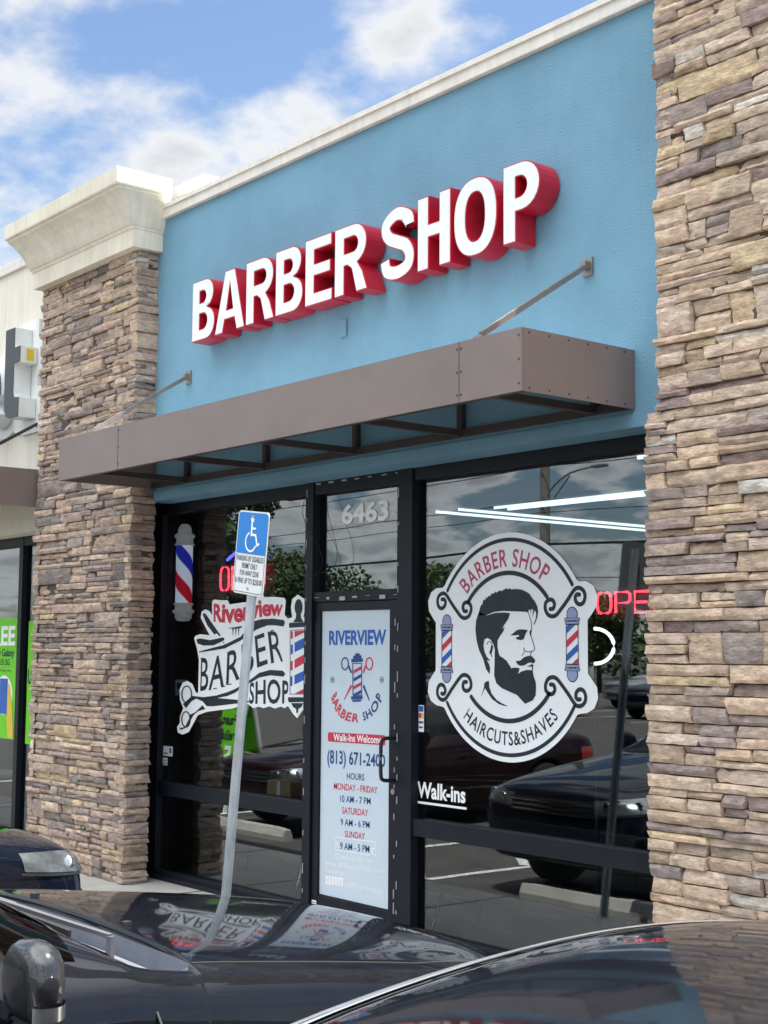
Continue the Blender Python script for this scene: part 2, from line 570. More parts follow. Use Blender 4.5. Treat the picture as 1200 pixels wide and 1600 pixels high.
def stroke(pts, w, caps=True, n=6):
    """outline of a stroked open path"""
    P = [Vector((p[0], p[1])) for p in pts]
    Q = [P[0]]
    for p in P[1:]:
        if (p - Q[-1]).length > 1e-6: Q.append(p)
    P = Q
    L, Rr = [], []
    hw = w if isinstance(w, list) else [w] * len(P)
    for i, p in enumerate(P):
        a = (P[i] - P[i - 1]).normalized() if i > 0 else (P[1] - P[0]).normalized()
        b = (P[i + 1] - P[i]).normalized() if i < len(P) - 1 else a
        t = (a + b)
        t = t.normalized() if t.length > 1e-6 else a
        nrm = Vector((-t.y, t.x))
        k = 1 / max(.6, nrm.dot(Vector((-b.y, b.x))))
        h = hw[i] / 2 * k
        L.append(p + nrm * h); Rr.append(p - nrm * h)
    out = [tuple(q) for q in L]
    if caps:
        d = (P[-1] - P[-2]).normalized(); a0 = math.atan2(d.y, d.x) + math.pi / 2
        for k in range(1, n):
            a = a0 - math.pi * k / n
            out.append((P[-1].x + math.cos(a) * hw[-1] / 2, P[-1].y + math.sin(a) * hw[-1] / 2))
    out += [tuple(q) for q in reversed(Rr)]
    if caps:
        d = (P[0] - P[1]).normalized(); a0 = math.atan2(d.y, d.x) + math.pi / 2
        for k in range(1, n):
            a = a0 - math.pi * k / n
            out.append((P[0].x + math.cos(a) * hw[0] / 2, P[0].y + math.sin(a) * hw[0] / 2))
    return out


def smooth_path(pts, n=5, closed=False):
    """Catmull-Rom through the points"""
    P = [np.array(p, float) for p in pts]
    N = len(P)
    out = []
    rng = range(N) if closed else range(N - 1)
    for i in rng:
        p0 = P[(i - 1) % N] if closed or i > 0 else P[0]
        p1, p2 = P[i], P[(i + 1) % N]
        p3 = P[(i + 2) % N] if closed or i + 2 < N else P[-1]
        for k in range(n):
            t = k / n
            out.append(tuple(.5 * ((2 * p1) + (p2 - p0) * t + (2 * p0 - 5 * p1 + 4 * p2 - p3) * t * t + (3 * p1 - p0 - 3 * p2 + p3) * t ** 3)))
    if not closed: out.append(tuple(P[-1]))
    return out


def arcp(cx, cy, rx, ry, a0, a1, n=12):
    return [(cx + rx * math.cos(R(a0 + (a1 - a0) * i / n)), cy + ry * math.sin(R(a0 + (a1 - a0) * i / n))) for i in range(n + 1)]


_tc = {}


def text_geo(s, bold=0.0, res=3, gap=1.0):
    key = (s, bold, res, gap)
    if key not in _tc:
        cu = bpy.data.curves.new('tmp', 'FONT')
        cu.body = s
        cu.size = 1.0
        cu.offset = bold
        cu.resolution_u = res
        cu.space_character = gap
        o = bpy.data.objects.new('tmp', cu)
        col.objects.link(o)
        dg = DG(); dg.update()
        me = bpy.data.meshes.new_from_object(o.evaluated_get(dg))
        vs = np.array([tuple(v.co) for v in me.vertices]) if len(me.vertices) else np.zeros((1, 3))
        fs = [tuple(p.vertices) for p in me.polygons]
        bpy.data.objects.remove(o); bpy.data.curves.remove(cu); bpy.data.meshes.remove(me)
        x0, x1 = vs[:, 0].min(), vs[:, 0].max()
        _tc[key] = ((vs[:, 0] - x0) / max(1e-6, x1 - x0), vs[:, 1], fs)
    return _tc[key]


def poly_at(pts, u):
    """point on a smooth curve through pts at fraction u"""
    n = len(pts) - 1
    if n == 1:
        return (pts[0][0] + (pts[1][0] - pts[0][0]) * u, pts[0][1] + (pts[1][1] - pts[0][1]) * u)
    f = min(max(u, 0), 1) * n
    i = min(int(f), n - 1); t = f - i
    p = [np.array(pts[max(0, min(n, j))], float) for j in (i - 1, i, i + 1, i + 2)]
    r = .5 * ((2 * p[1]) + (p[2] - p[0]) * t + (2 * p[0] - 5 * p[1] + 4 * p[2] - p[3]) * t * t + (3 * p[1] - p[0] - 3 * p[2] + p[3]) * t ** 3)
    return tuple(r)


def text_on(art, s, bottom, top, y, bold=0.0, gap=1.0, lower=False):
    """letters warped between a baseline curve and a cap-height curve on facade plane y"""
    u, v, fs = text_geo(s, bold, gap=gap)
    vmin = 0.0 - bold
    vmax = (v.max() if not lower else .735)
    vs = []
    for a, b in zip(u, v):
        p, q = poly_at(bottom, a), poly_at(top, a)
        k = (b - vmin) / (vmax - vmin)
        vs.append((p[0] + (q[0] - p[0]) * k, y, p[1] + (q[1] - p[1]) * k))
    art.add(vs, fs)


# glyphs of the channel-letter sign: loops in (0..w, 0..h)
def glyph(ch, w, h, t, s):
    if ch == 'B':
        mid = h * .53; rl = mid / 2; ru = (h - mid) / 2
        outer = [(0, 0), (w - rl, 0)] + arcp(w - rl, rl, rl, rl, -90, 78)[1:] + arcp(w - .02 - ru, mid + ru, ru, ru, -78, 90) + [(0, h)]
        r1 = (mid - 1.5 * s) / 2; r2 = (h - mid - 1.5 * s) / 2
        h1 = [(t, s), (w - t - r1, s)] + arcp(w - t - r1, s + r1, r1, r1, -90, 90) + [(t, s + 2 * r1)]
        z2 = mid + s / 2
        h2 = [(t, z2), (w - t - .02 - r2, z2)] + arcp(w - t - .02 - r2, z2 + r2, r2, r2, -90, 90) + [(t, z2 + 2 * r2)]
        return [outer, h1[::-1], h2[::-1]]
    if ch in 'PR':
        zb = h * (.42 if ch == 'R' else .38)
        rb = (h - zb) / 2
        ri = rb - s
        hole = [(t, zb + s), (w - t - ri, zb + s)] + arcp(w - t - ri, zb + rb, ri, ri, -90, 90) + [(t, h - s)]
        if ch == 'P':
            outer = [(0, 0), (t, 0), (t, zb), (w - rb, zb)] + arcp(w - rb, zb + rb, rb, rb, -90, 90)[1:] + [(0, h)]
        else:
            outer = [(0, 0), (t, 0), (t, zb), (w * .40, zb), (w * .52, zb - .03), (w - t * 1.12, 0), (w, 0), (w - .055, zb - .06), (w - .105, zb + .004)] \
                + arcp(w - .012 - rb, zb + rb, rb, rb, -62, 90) + [(0, h)]
        return [outer, hole[::-1]]
    if ch == 'A':
        a = t * .62
        return [[(0, 0), (t, 0), (t + .028, .095), (w - t - .028, .095), (w - t, 0), (w, 0), (w / 2 + a, h), (w / 2 - a, h)],
                [(t + .052, .165), (w / 2, h - .10), (w - t - .052, .165)]]
    if ch == 'E':
        return [[(0, 0), (w, 0), (w, s), (t, s), (t, h * .43), (w * .93, h * .43), (w * .93, h * .43 + s), (t, h * .43 + s), (t, h - s), (w * .97, h - s), (w * .97, h), (0, h)]]
    if ch == 'H':
        return [[(0, 0), (t, 0), (t, h * .43), (w - t, h * .43), (w - t, 0), (w, 0), (w, h), (w - t, h), (w - t, h * .43 + s), (t, h * .43 + s), (t, h), (0, h)]]
    if ch == 'O':
        o = [(w / 2 + (w / 2) * math.copysign(abs(math.cos(a)) ** .86, math.cos(a)), h / 2 + (h / 2 + .006) * math.copysign(abs(math.sin(a)) ** .86, math.sin(a))) for a in [2 * math.pi * i / 40 for i in range(40)]]
        rx, ry = w / 2 - t, h / 2 - s
        i_ = [(w / 2 + rx * math.copysign(abs(math.cos(a)) ** .86, math.cos(a)), h / 2 + ry * math.copysign(abs(math.sin(a)) ** .86, math.sin(a))) for a in [2 * math.pi * i / 40 for i in range(40)]]
        return [o, i_[::-1]]
    if ch == 'S':
        k = w / .32; q = t / 2
        pts = [(w - q, .318), (w - .062 * k, .375), (w / 2, h - s / 2), (.068 * k, .378), (q + .002, .325), (.085 * k, .272), (.16 * k, .235),
               (w - .085 * k, .198), (w - q, .135), (w - .066 * k, .070), (w / 2, s / 2), (.066 * k, .066), (q - .004, .140)]
        return [stroke(smooth_path(pts, 5), t * .92, caps=False)]
    return []


def letter_solid(loops, x, z, y0, y1, offset=0.0, face=True, back=True):
    """extruded glyph between y0 (front, towards street) and y1"""
    vs, fs = curve_mesh(loops, extrude=abs(y1 - y0) / 2, offset=offset)
    ym = (y0 + y1) / 2
    return [(v[0] + x, ym - v[2], v[1] + z) for v in vs], fs


# ------------------------------------------------------------------ stacked ledge stone
def stone_cladding(name, runs, palette, seed, parent):
    """runs: list of (origin, along, out, length, z0, z1) faces; every stone is a rough block with its own colour"""
    rnd = random.Random(seed)
    V, F, C = [], [], []

    def stone(org, al, out, u0, u1, z0, z1, prot, colr, slant):
        g = .0035
        u0 += g; u1 -= g; z0 += g * .8; z1 -= g * .8
        if u1 - u0 < .02 or z1 - z0 < .012: return
        nx = max(2, min(13, int((u1 - u0) / .030)))
        nz = max(2, min(7, int((z1 - z0) / .015)))
        us = [u0, u0] + [u0 + (u1 - u0) * i / nx for i in range(nx + 1)] + [u1, u1]
        base = len(V)
        sd = rnd.random() * 100
        rows = [-2] + list(range(-1, nz + 2)) + [nz + 3]
        tl = rnd.uniform(-.010, .010); tr = rnd.uniform(-.012, .012)
        bul = rnd.uniform(-.003, .006)
        cols_n = nx + 3
        for j in range(-1, nz + 2):
            for i in range(-1, nx + 2):
                ui = min(max(i, 0), nx); ji = min(max(j, 0), nz)
                fu, fz = ui / nx, ji / nz
                u = u0 + (u1 - u0) * fu; z = z0 + (z1 - z0) * fz
                e = .004
                wz = mnoise.noise(Vector((u * 7, z0 * 31, sd))) * .006 * (1 - 2 * abs(fz - .5)) \
                    + (mnoise.noise(Vector((u * 9 + 50, z0 * 17, sd))) * .0045 if fz in (0, 1) else 0)
                z += wz
                u += mnoise.noise(Vector((z * 22, u0 * 9, sd))) * .007 + slant * (fz - .5)
                if i < 0 or i > nx or j < 0 or j > nz:
                    d = -.07
                else:
                    d = prot + tl * (fz - .5) + tr * (fu - .5)
                    edge = (ui in (0, nx)) or (ji in (0, nz))
                    d += bul * (1 - (2 * fz - 1) ** 2)
                    d += mnoise.noise(Vector((u * 9, z * 26, sd))) * .010 + mnoise.noise(Vector((u * 34, z * 95, sd + 9))) * .008
                    if edge:
                        d -= .004 + rnd.random() * .005
                p = org + al * u + out * d
                V.append((p.x, p.y, z))
                k = 1 + mnoise.noise(Vector((u * 5, z * 9, sd))) * .22
                C.append((colr[0] * k, colr[1] * k, colr[2] * k, 1))
        for j in range(nz + 2):
            for i in range(nx + 2):
                a = base + j * cols_n + i
                F.append((a, a + 1, a + 1 + cols_n, a + cols_n))

    def pick():
        r = rnd.random() * sum(p[0] for p in palette)
        for p in palette:
            r -= p[0]
            if r <= 0: break
        k = rnd.uniform(.82, 1.16)
        return tuple(c * k for c in p[1])

    # shared course heights so the stones meet at corners
    z0 = min(r[4] for r in runs); z1 = max(r[5] for r in runs)
    courses, z = [], z0
    while z < z1 - .02:
        h = rnd.choice((.04, .05, .06, .075, .09, .105, .125, .145)) * rnd.uniform(.88, 1.12)
        if z1 - z - h < .05: h = z1 - z
        courses.append((z, z + h)); z += h
    for (org, al, out, length, ra, rb) in runs:
        org, al, out = Vector(org), Vector(al), Vector(out)
        for (a, b) in courses:
            if b <= ra + .01 or a >= rb - .01: continue
            u = -rnd.uniform(.0, .018)
            while u < length - .02:
                w = rnd.choice((.14, .20, .28, .36, .46, .56)) * rnd.uniform(.85, 1.15)
                if u + w > length - .09: w = length - u + rnd.uniform(.0, .014)
                h = b - a
                k = rnd.random()
                if h > .085 and k < .78:
                    f = rnd.uniform(.35, .65)
                    cuts = [a, a + h * f, b]
                    if h > .12 and rnd.random() < .40: cuts = [a, a + h * .3, a + h * .62, b]
                elif h > .065 and k < .30:
                    cuts = [a, a + h * rnd.uniform(.4, .6), b]
                else:
                    cuts = [a, b]
                for c0, c1 in zip(cuts, cuts[1:]):
                    if len(cuts) > 2 and w > .3 and rnd.random() < .45:
                        m = u + w * rnd.uniform(.35, .65)
                        parts = [(u, m), (m, u + w)]
                    else:
                        parts = [(u, u + w)]
                    for p0, p1 in parts:
                        stone(org, al, out, p0, p1, c0, c1, rnd.uniform(.003, .042), pick(), rnd.uniform(-.02, .02))
                u += w
    o = mesh_obj(name, V, F, M['stone'], parent, smooth=False)
    ca = o.data.color_attributes.new('stone_colour', 'FLOAT_COLOR', 'POINT')
    flatc = np.clip(np.array(C, dtype=np.float32), 0, 1).ravel()
    ca.data.foreach_set('color', flatc)
    me = o.data
    for p in me.polygons: p.use_smooth = True
    if hasattr(me, 'set_sharp_from_angle'): me.set_sharp_from_angle(angle=R(24))
    return o


TAN = [(3.6, (0.762, 0.573, 0.418)), (2.8, (0.824, 0.649, 0.487)), (2.0, (0.680, 0.544, 0.435)), (.5, (0.824, 0.630, 0.409)), (1.0, (0.412, 0.349, 0.318)),
       (1.0, (0.515, 0.420, 0.374)), (.7, (0.453, 0.344, 0.322)), (.35, (0.824, 0.764, 0.670)), (1.4, (0.783, 0.611, 0.487))]
BROWN = [(3.0, (0.577, 0.439, 0.335)), (2.2, (0.649, 0.506, 0.392)), (2.0, (0.494, 0.401, 0.335)), (.35, (0.659, 0.506, 0.331)), (1.3, (0.309, 0.272, 0.252)),
         (1.4, (0.381, 0.315, 0.291)), (1.0, (0.433, 0.329, 0.287)), (.12, (0.803, 0.745, 0.652)), (1.3, (0.608, 0.449, 0.357))]

# ------------------------------------------------------------------ ground
Z0 = 0.0
g = MB().quad((-400, -400, 0), (300, -400, 0), (300, 300, 0), (-400, 300, 0))
tag(g.build('ground', M['asphalt']), kind='structure')
sw = MB().box(-60, 30, -1.35, .30, 0.0, .15)
tag(sw.build('sidewalk', M['concrete'], bevel=.015), kind='structure')
jm = MB()
for i in range(-22, 12):
    jm.box(i * 1.55 - .005, i * 1.55 + .005, -1.348, .17, .1505, .1535)
tag(jm.build('sidewalk_joints', M['mortar']), kind='structure')
verge = MB().box(-300, 200, -62, -46, -.2, .06)
tag(verge.build('grass_verge', M['grass']), kind='structure')
road = MB().quad((-300, -46, .004), (200, -46, .004), (200, -34, .004), (-300, -34, .004))
tag(road.build('road', mat('road_asphalt', (.075, .073, .07), .9, noise=.2, nscale=1.5, bump=.4, bscale=120)), kind='structure')


def line(mb, p, q, w):
    p, q = Vector((*p, 0)), Vector((*q, 0))
    d = (q - p).normalized(); n = Vector((-d.y, d.x, 0)) * w / 2
    mb.quad(*[(v.x, v.y, .005) for v in (p - n, q - n, q + n, p + n)])


pm = MB()
for x in (-2.95, -5.75, -9.42, -11.0, -14.6, -17.3, -20.0):
    line(pm, (x, -2.0), (x, -7.4), .10)
for k in range(5):
    y = -1.95 - k * 1.3
    line(pm, (-9.5, y), (-10.92, y - 1.2), .12 if k else .14)
for i in range(11):
    x = -52 + i * 2.8
    line(pm, (x, -24.5), (x, -30.0), .10)
for x0 in range(-60, 10, 4):
    pass
tag(pm.build('parking_lines', M['paint']), kind='structure')


def wheel_stop(x, y, length, label):
    prof = [(-.08, 0), (-.08, .05), (-.04, .13), (.04, .13), (.08, .05), (.08, 0)]
    mb = MB()
    n = 10
    vs, fs = [], []
    for i in range(n + 1):
        u = -length / 2 + length * i / n
        k = 1.0 if 0 < i < n else .82
        for (a, b) in prof:
            vs.append((x + u, y + a * k, b * (1 if 0 < i < n else .9)))
    m = len(prof)
    for i in range(n):
        for j in range(m - 1):
            fs.append((i * m + j, i * m + j + 1, (i + 1) * m + j + 1, (i + 1) * m + j))
    fs.append(tuple(range(m))); fs.append(tuple(n * m + j for j in range(m))[::-1])
    mb.add(vs, fs)
    o = mb.build('wheel_stop', M['concrete'], bevel=.008)
    return tag(o, label, 'wheel stop', 'concrete wheel stops')


wheel_stop(-13.1, -2.45, 1.9, 'concrete wheel stop in front of the dark red sedan mirrored in the glass')
wheel_stop(-7.4, -2.05, 1.8, 'concrete wheel stop behind the curb, right by the leaning parking sign')
wheel_stop(-16.2, -2.5, 1.8, 'concrete wheel stop beside the green sandwich board mirrored in the glass')

# ------------------------------------------------------------------ barber shop building
XL, XR = -9.88, -4.55
shop = thing('barber_shop_building', 'blue stucco barber shop with a dark bronze glass front between two stone pillars', 'building', (-7.2, 3, .15))
# street wall above the storefront, one sheet of blocks round nothing
w = MB().box(XL - .10, XR + .10, 0, .20, 3.125, 5.40)
w.build('facade_wall', M['blue'], shop)
hd = MB().box(XL, XR, -.012, -.0005, 3.125, 3.20)
hd.build('drip_trim', M['blue'], shop)
cp = MB().box(XL + .02, XR + .10, -.035, .24, 5.403, 5.505)
cp.build('coping', M['coping'], shop, bevel=.006)
cp = MB()
cp.box(XL + .02, XR + .10, -.050, -.0355, 5.478, 5.512)
cp.build('coping_lip', M['coping'], shop)
for x in (-8.1, -6.35):
    pass
rb = MB()
rb.box(-12.0, XR + 2.6, .24, 11.0, 4.85, 5.0)
rb.build('roof', M['roofing'], shop)
rp = MB().box(-11.0, -9.58, .22, .42, 5.0, 5.66)
rp.build('rear_parapet', mat('grey_block', (.36, .37, .38), .9, noise=.15, nscale=9, bump=.5), shop)
rp = MB().box(-11.05, -9.54, .18, .46, 5.663, 5.76)
rp.build('parapet_cap', M['coping'], shop)
sf = MB().box(XL - .35, XR + .3, .2005, 4.2, 3.13, 3.20)
sf.build('soffit', M['canopy_dark'], shop)
# interior shell
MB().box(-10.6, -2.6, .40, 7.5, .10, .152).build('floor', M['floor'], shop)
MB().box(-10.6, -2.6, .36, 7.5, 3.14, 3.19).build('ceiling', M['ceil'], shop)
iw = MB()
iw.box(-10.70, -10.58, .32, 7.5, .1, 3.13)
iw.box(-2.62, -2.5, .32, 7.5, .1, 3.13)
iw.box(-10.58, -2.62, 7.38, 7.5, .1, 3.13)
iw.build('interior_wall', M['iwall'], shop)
ew = MB()
ew.box(-11.6, -10.72, .22, 11.0, .1, 4.84)
ew.box(-2.49, -2.3, .22, 11.0, .1, 4.84)
ew.box(-10.71, -2.50, 7.52, 7.7, .1, 4.84)
ew.build('side_wall', M['cream'], shop)

# storefront frame members (front face y=.20, glass y=.25)
FY0, FY1 = .195, .30
fr = MB()
fr.box(-10.235, -10.085, FY0, FY1, .152, 3.128)          # left jamb
fr.box(-8.085, -7.995, FY0 - .01, FY1, .152, 3.128)     # mullion left of door
fr.box(-7.070, -6.920, FY0 - .01, FY1, .152, 3.128)     # mullion right of door
fr.box(-4.75, -4.40, FY0, FY1, .152, 3.128)             # right jamb
for a, b in ((-10.085, -8.085), (-6.920, -4.75)):
    fr.box(a, b, FY0 + .004, FY1, 3.045, 3.126)         # head
    fr.box(a, b, FY0 - .012, FY1, .152, .215)           # sill
    fr.box(a, b, FY0 + .004, FY1 - .004, .800, .905)    # mid rail
fr.box(-7.995, -7.070, FY0 + .002, FY1, 3.035, 3.127)
fr.box(-7.995, -7.070, FY0 + .002, FY1, 2.285, 2.355)   # transom bar
fr.build('storefront_frame', M['frame'], shop, bevel=.003)
sl = MB()
sl.box(-10.235, -8.085, FY0 - .045, FY0 - .013, .152, .185)
sl.box(-6.92, -4.45, FY0 - .045, FY0 - .013, .152, .185)
sl.build('sill_step', M['frame'], shop)
# chipped paint dashes round the door frame
rnd = random.Random(5)
ch = MB()
for i in range(7):
    x = -7.97 + i * .145
    ch.box(x, x + rnd.uniform(.035, .06), .1915, .1962, 3.105, 3.105 + rnd.uniform(.006, .012))
    x = -7.98 + i * .145
    ch.box(x, x + rnd.uniform(.03, .065), .1915, .1962, 2.300 + rnd.uniform(-.012, .018), 2.318)
for xx in (-8.066, -7.082, -7.055):
    z = .3
    while z < 3.05:
        ch.box(xx, xx + .005, .1795 if xx != -7.055 else .1795, .1846, z, z + rnd.uniform(.02, .07))
        z += rnd.uniform(.09, .28)
ch.build('chipped_edges', M['chip'], shop)


def pane(x0, x1, z0, z1, label):
    o = MB().box(x0, x1, .247, .253, z0, z1).build('window_pane', M['glass'], shop)
    o['label'] = label
    return o


pane(-10.085, -8.085, .905, 3.045, 'tall left shop window pane')
pane(-10.085, -8.085, .215, .800, 'low left shop window pane')
pane(-6.920, -4.75, .905, 3.045, 'tall right shop window pane')
pane(-6.920, -4.75, .215, .800, 'low right shop window pane')
pane(-7.995, -7.070, 2.355, 3.035, 'glass transom over the door')
# door leaf
dr = MB()
dr.box(-7.990, -7.925, .205, .250, .165, 2.282)
dr.box(-7.165, -7.075, .205, .250, .165, 2.282)
dr.box(-7.925, -7.165, .207, .250, 2.225, 2.282)
dr.box(-7.925, -7.165, .207, .250, .165, .300)
door = dr.build('door', M['frame'], shop, bevel=.003)
dp = MB().box(-7.925, -7.165, .226, .232, .300, 2.225).build('door_glass', M['glass'], door)
hb = MB()
pth = [(-7.095, .204, 1.398), (-7.095, .13, 1.398), (-7.095, .098, 1.39), (-7.095, .085, 1.365), (-7.095, .083, 1.27), (-7.095, .085, 1.165), (-7.095, .098, 1.14), (-7.095, .13, 1.132), (-7.095, .204, 1.132)]
hb.tube(smooth_path(pth, 3), .0125, 10)
hb.build('handle', M['black_plastic'], door, smooth=True)
lk = MB().tube([(-7.113, .2045, 1.056), (-7.113, .196, 1.056)], .019, 16)
lk.tube([(-7.113, .1955, 1.056), (-7.113, .193, 1.056)], .011, 12)
lk.build('lock', M['satin'], door)
hg = MB().box(-8.03, -7.985, .175, .186, 2.16, 2.30)
hg.build('hinge', M['frame'], door)

# ------------------------------------------------------------------ stone pillars
pl = thing('stone_pillar', 'brown stacked-stone pillar with a cream crown moulding, left of the blue wall', 'pillar', (-10.75, 0, .15), 'stone pillars')
MB().box(-11.595, XL - .035, -.165, -.002, .10, 5.2).build('core', M['mortar'], pl)
MB().box(-11.6, -10.235, .0, .30, .152, 3.12).build('return_wall', M['mortar'], pl)
stone_cladding('stone_cladding', [((-11.62, -.165, 0), (1, 0, 0), (0, -1, 0), 1.715, .152, 5.18),
                                  ((XL - .035, -.19, 0), (0, 1, 0), (1, 0, 0), .205, .152, 5.18),
                                  ((-11.595, .24, 0), (0, -1, 0), (-1, 0, 0), .42, .152, 5.18)], BROWN, 11, pl)
# crown moulding swept round the pillar head
prof = [(-.02, 5.145), (.070, 5.145), (.074, 5.285), (.084, 5.292), (.090, 5.310), (.104, 5.320), (.122, 5.350), (.150, 5.410), (.190, 5.475), (.232, 5.525), (.258, 5.548),
        (.272, 5.556), (.274, 5.574), (.296, 5.582), (.300, 5.595), (.302, 5.708), (.290, 5.716), (-.02, 5.720)]
cx0, cx1, cyf, cyb = -11.61, XL, -.20, .18
path = [((cx0, cyb), (-1, 0)), ((cx0, cyf), (-1, -1)), ((cx1, cyf), (1, -1)), ((cx1, -.001), (1, 0))]
vs, fs = [], []
for (c, d) in path:
    for (o_, z_) in prof:
        vs.append((c[0] + d[0] * o_ * .58, c[1] + d[1] * o_, z_))
n = len(prof)
for i in range(len(path) - 1):
    for j in range(n - 1):
        fs.append((i * n + j, (i + 1) * n + j, (i + 1) * n + j + 1, i * n + j + 1))
mb = MB().add(vs, fs)
mb.add([(c[0], c[1], z_) for c in ((cx0, cyb), (cx0, cyf), (cx1, cyf), (cx1, 0)) for z_ in (5.16, 5.718)], [(1, 3, 5, 7), (0, 6, 4, 2)])
mb.add([vs[3 * n + j] for j in range(n)], [tuple(range(n))])
mb.build('crown_moulding', M['cornice'], pl)

pr = thing('stone_pillar', 'tall tan stacked-stone pillar right of the blue wall and shop window', 'pillar', (-3.7, 0, .15), 'stone pillars')
MB().box(-4.545, -2.62, -.165, .19, .10, 8.0).build('core', M['mortar'], pr)
MB().box(-4.66, -4.55, -.13, .19, .10, 3.12).build('core', M['mortar'], pr)
stone_cladding('stone_cladding', [((-4.575, -.168, 0), (1, 0, 0), (0, -1, 0), 1.98, 3.115, 8.0),
                                  ((-4.655, -.172, 0), (1, 0, 0), (0, -1, 0), 2.06, .152, 3.11),
                                  ((-4.64, .19, 0), (0, -1, 0), (-1, 0, 0), .36, .152, 3.11),
                                  ((-4.55, .0, 0), (0, -1, 0), (-1, 0, 0), .17, 3.115, 8.0),
                                  ((-2.60, -.19, 0), (0, 1, 0), (1, 0, 0), .40, .152, 8.0)], TAN, 23, pr)

# ------------------------------------------------------------------ the BARBER SHOP channel letters
sign = thing('shop_sign', 'red-sided white channel letters reading BARBER SHOP on the blue wall', 'shop sign', (-7.2, 0, 4.25))
LET = [('B', -9.085, .315), ('A', -8.765, .395), ('R', -8.355, .355), ('B', -7.985, .325), ('E', -7.635, .305), ('R', -7.305, .35),
       ('S', -6.825, .335), ('H', -6.465, .305), ('O', -6.132, .370), ('P', -5.712, .295)]
for c, x, wd in LET:
    lp = glyph(c, wd, .457, .104 if c != 'S' else .100, .083)
    vs, fs = letter_solid(lp, x, 4.25, -.165, -.012)
    L = mesh_obj('letter', vs, fs, M['red'], sign, label='red sided channel letter %s' % c)
    vs, fs = letter_solid(lp, x, 4.25, -.1685, -.1655, offset=-.007)
    mesh_obj('letter_face', vs, fs, M['white_face'], L, offset=True)

MB().box(-7.452, -7.378, -.014, .0, 4.035, 4.155).build('blank_cover_plate', M['blue'], shop, bevel=.003)

# ------------------------------------------------------------------ canopy
can = thing('canopy', 'flat brown sheet-metal canopy over the blue shop front', 'canopy', (-7.4, 0, 3.22))
CX0, CX1, CF, CB, CT = -9.885, -4.888, -.832, 3.222, 3.537
fp = MB().box(CX0, CX1, CF, CF + .012, CB, CT)
fp.build('front_panel', M['canopy'], can)
for x, l in ((CX0, 'left'), (CX1, 'right')):
    s_ = 1 if x == CX0 else -1
    MB().box(min(x, x + s_ * .012), max(x, x + s_ * .012), CF + .013, -.002, CB, CT).build('side_panel', M['canopy'], can)
MB().box(CX0 + .013, CX1 - .013, CF + .013, -.003, CT - .030, CT - .012).build('deck', M['deck'], can)
rv = MB()
for z in (3.26, 3.38, 3.50):
    for x in (-5.33, -5.36, -8.95):
        rv.tube([(x, CF - .004, z), (x, CF, z)], .005, 6)
    rv.tube([(CX1 - .02, CF - .004, z), (CX1 - .02, CF, z)], .005, 6)
for k in range(6):
    for z in (CB + .02, CT - .02):
        rv.tube([(CX1 + .004, CF + .05 + k * .14, z), (CX1, CF + .05 + k * .14, z)], .005, 6)
rv.build('rivets', M['canopy_dark'], can)
sm_ = MB()
for x in (-5.345, -8.96):
    sm_.box(x - .0015, x + .0015, CF - .0015, CF - .0002, CB, CT)
sm_.build('panel_seam', M['canopy_dark'], can)
fb = MB()
fb.box(CX0 + .02, CX1 - .02, CF + .014, CF + .055, CB + .002, CB + .045)
fb.box(CX0 + .02, CX1 - .02, -.045, -.004, CB + .002, CB + .045)
fb.build('frame_rail', M['canopy_dark'], can)
for x in (-5.15, -6.22, -7.24, -8.28, -9.35):
    rib = MB()
    rib.box(x - .02, x + .02, CF + .056, -.046, CB + .003, CB + .043)
    rib.box(x - .02, x + .02, -.044, -.006, CB + .046, CT - .032)
    rib.build('rib', M['canopy_dark'], can)
rd = []
for x in (-5.21, -9.385):
    m_ = MB().bar((x, -.02, 4.055), (x, CF + .03, CT + .022), .028, .028)
    m_.build('tie_rod', M['rod'], can)
    MB().box(x - .035, x + .035, -.012, -.001, 4.00, 4.10).box(x - .02, x + .02, -.05, -.0118, 4.035, 4.075).build('wall_bracket', M['rod'], can)
    MB().box(x - .03, x + .03, CF + .005, CF + .06, CT - .012, CT + .014).build('edge_bracket', M['rod'], can)

# ------------------------------------------------------------------ left neighbour shop
nb = thing('neighbour_store', 'cream stucco neighbour store with dark glass front, left of the brown pillar', 'building', (-15, 3, .15))
MB().box(-21.0, -11.62, .0, .20, 3.02, 5.56).build('facade_wall', M['cream'], nb)
MB().box(-21.0, -11.66, -.03, .24, 5.563, 5.66).build('coping', M['coping'], nb, bevel=.005)
MB().box(-21.0, -11.62, .205, 5, 3.03, 3.10).build('soffit', M['canopy_dark'], nb)
MB().box(-21.0, -11.62, .24, 11, 5.0, 5.1).build('roof', M['roofing'], nb)
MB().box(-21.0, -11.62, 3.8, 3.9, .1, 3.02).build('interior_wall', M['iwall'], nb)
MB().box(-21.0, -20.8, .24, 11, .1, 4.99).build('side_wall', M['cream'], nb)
f = MB()
for x in (-11.75, -12.745, -15.0, -17.2, -19.4):
    f.box(x - .04, x + .04, .20, .30, .152, 3.018)
f.box(-20.8, -11.62, .204, .296, 2.93, 3.017)
f.box(-20.8, -11.62, .204, .296, .153, .25)
f.build('storefront_frame', M['frame'], nb)
MB().box(-20.8, -11.62, .247, .253, .25, 2.93).build('window_pane', M['glass'], nb)

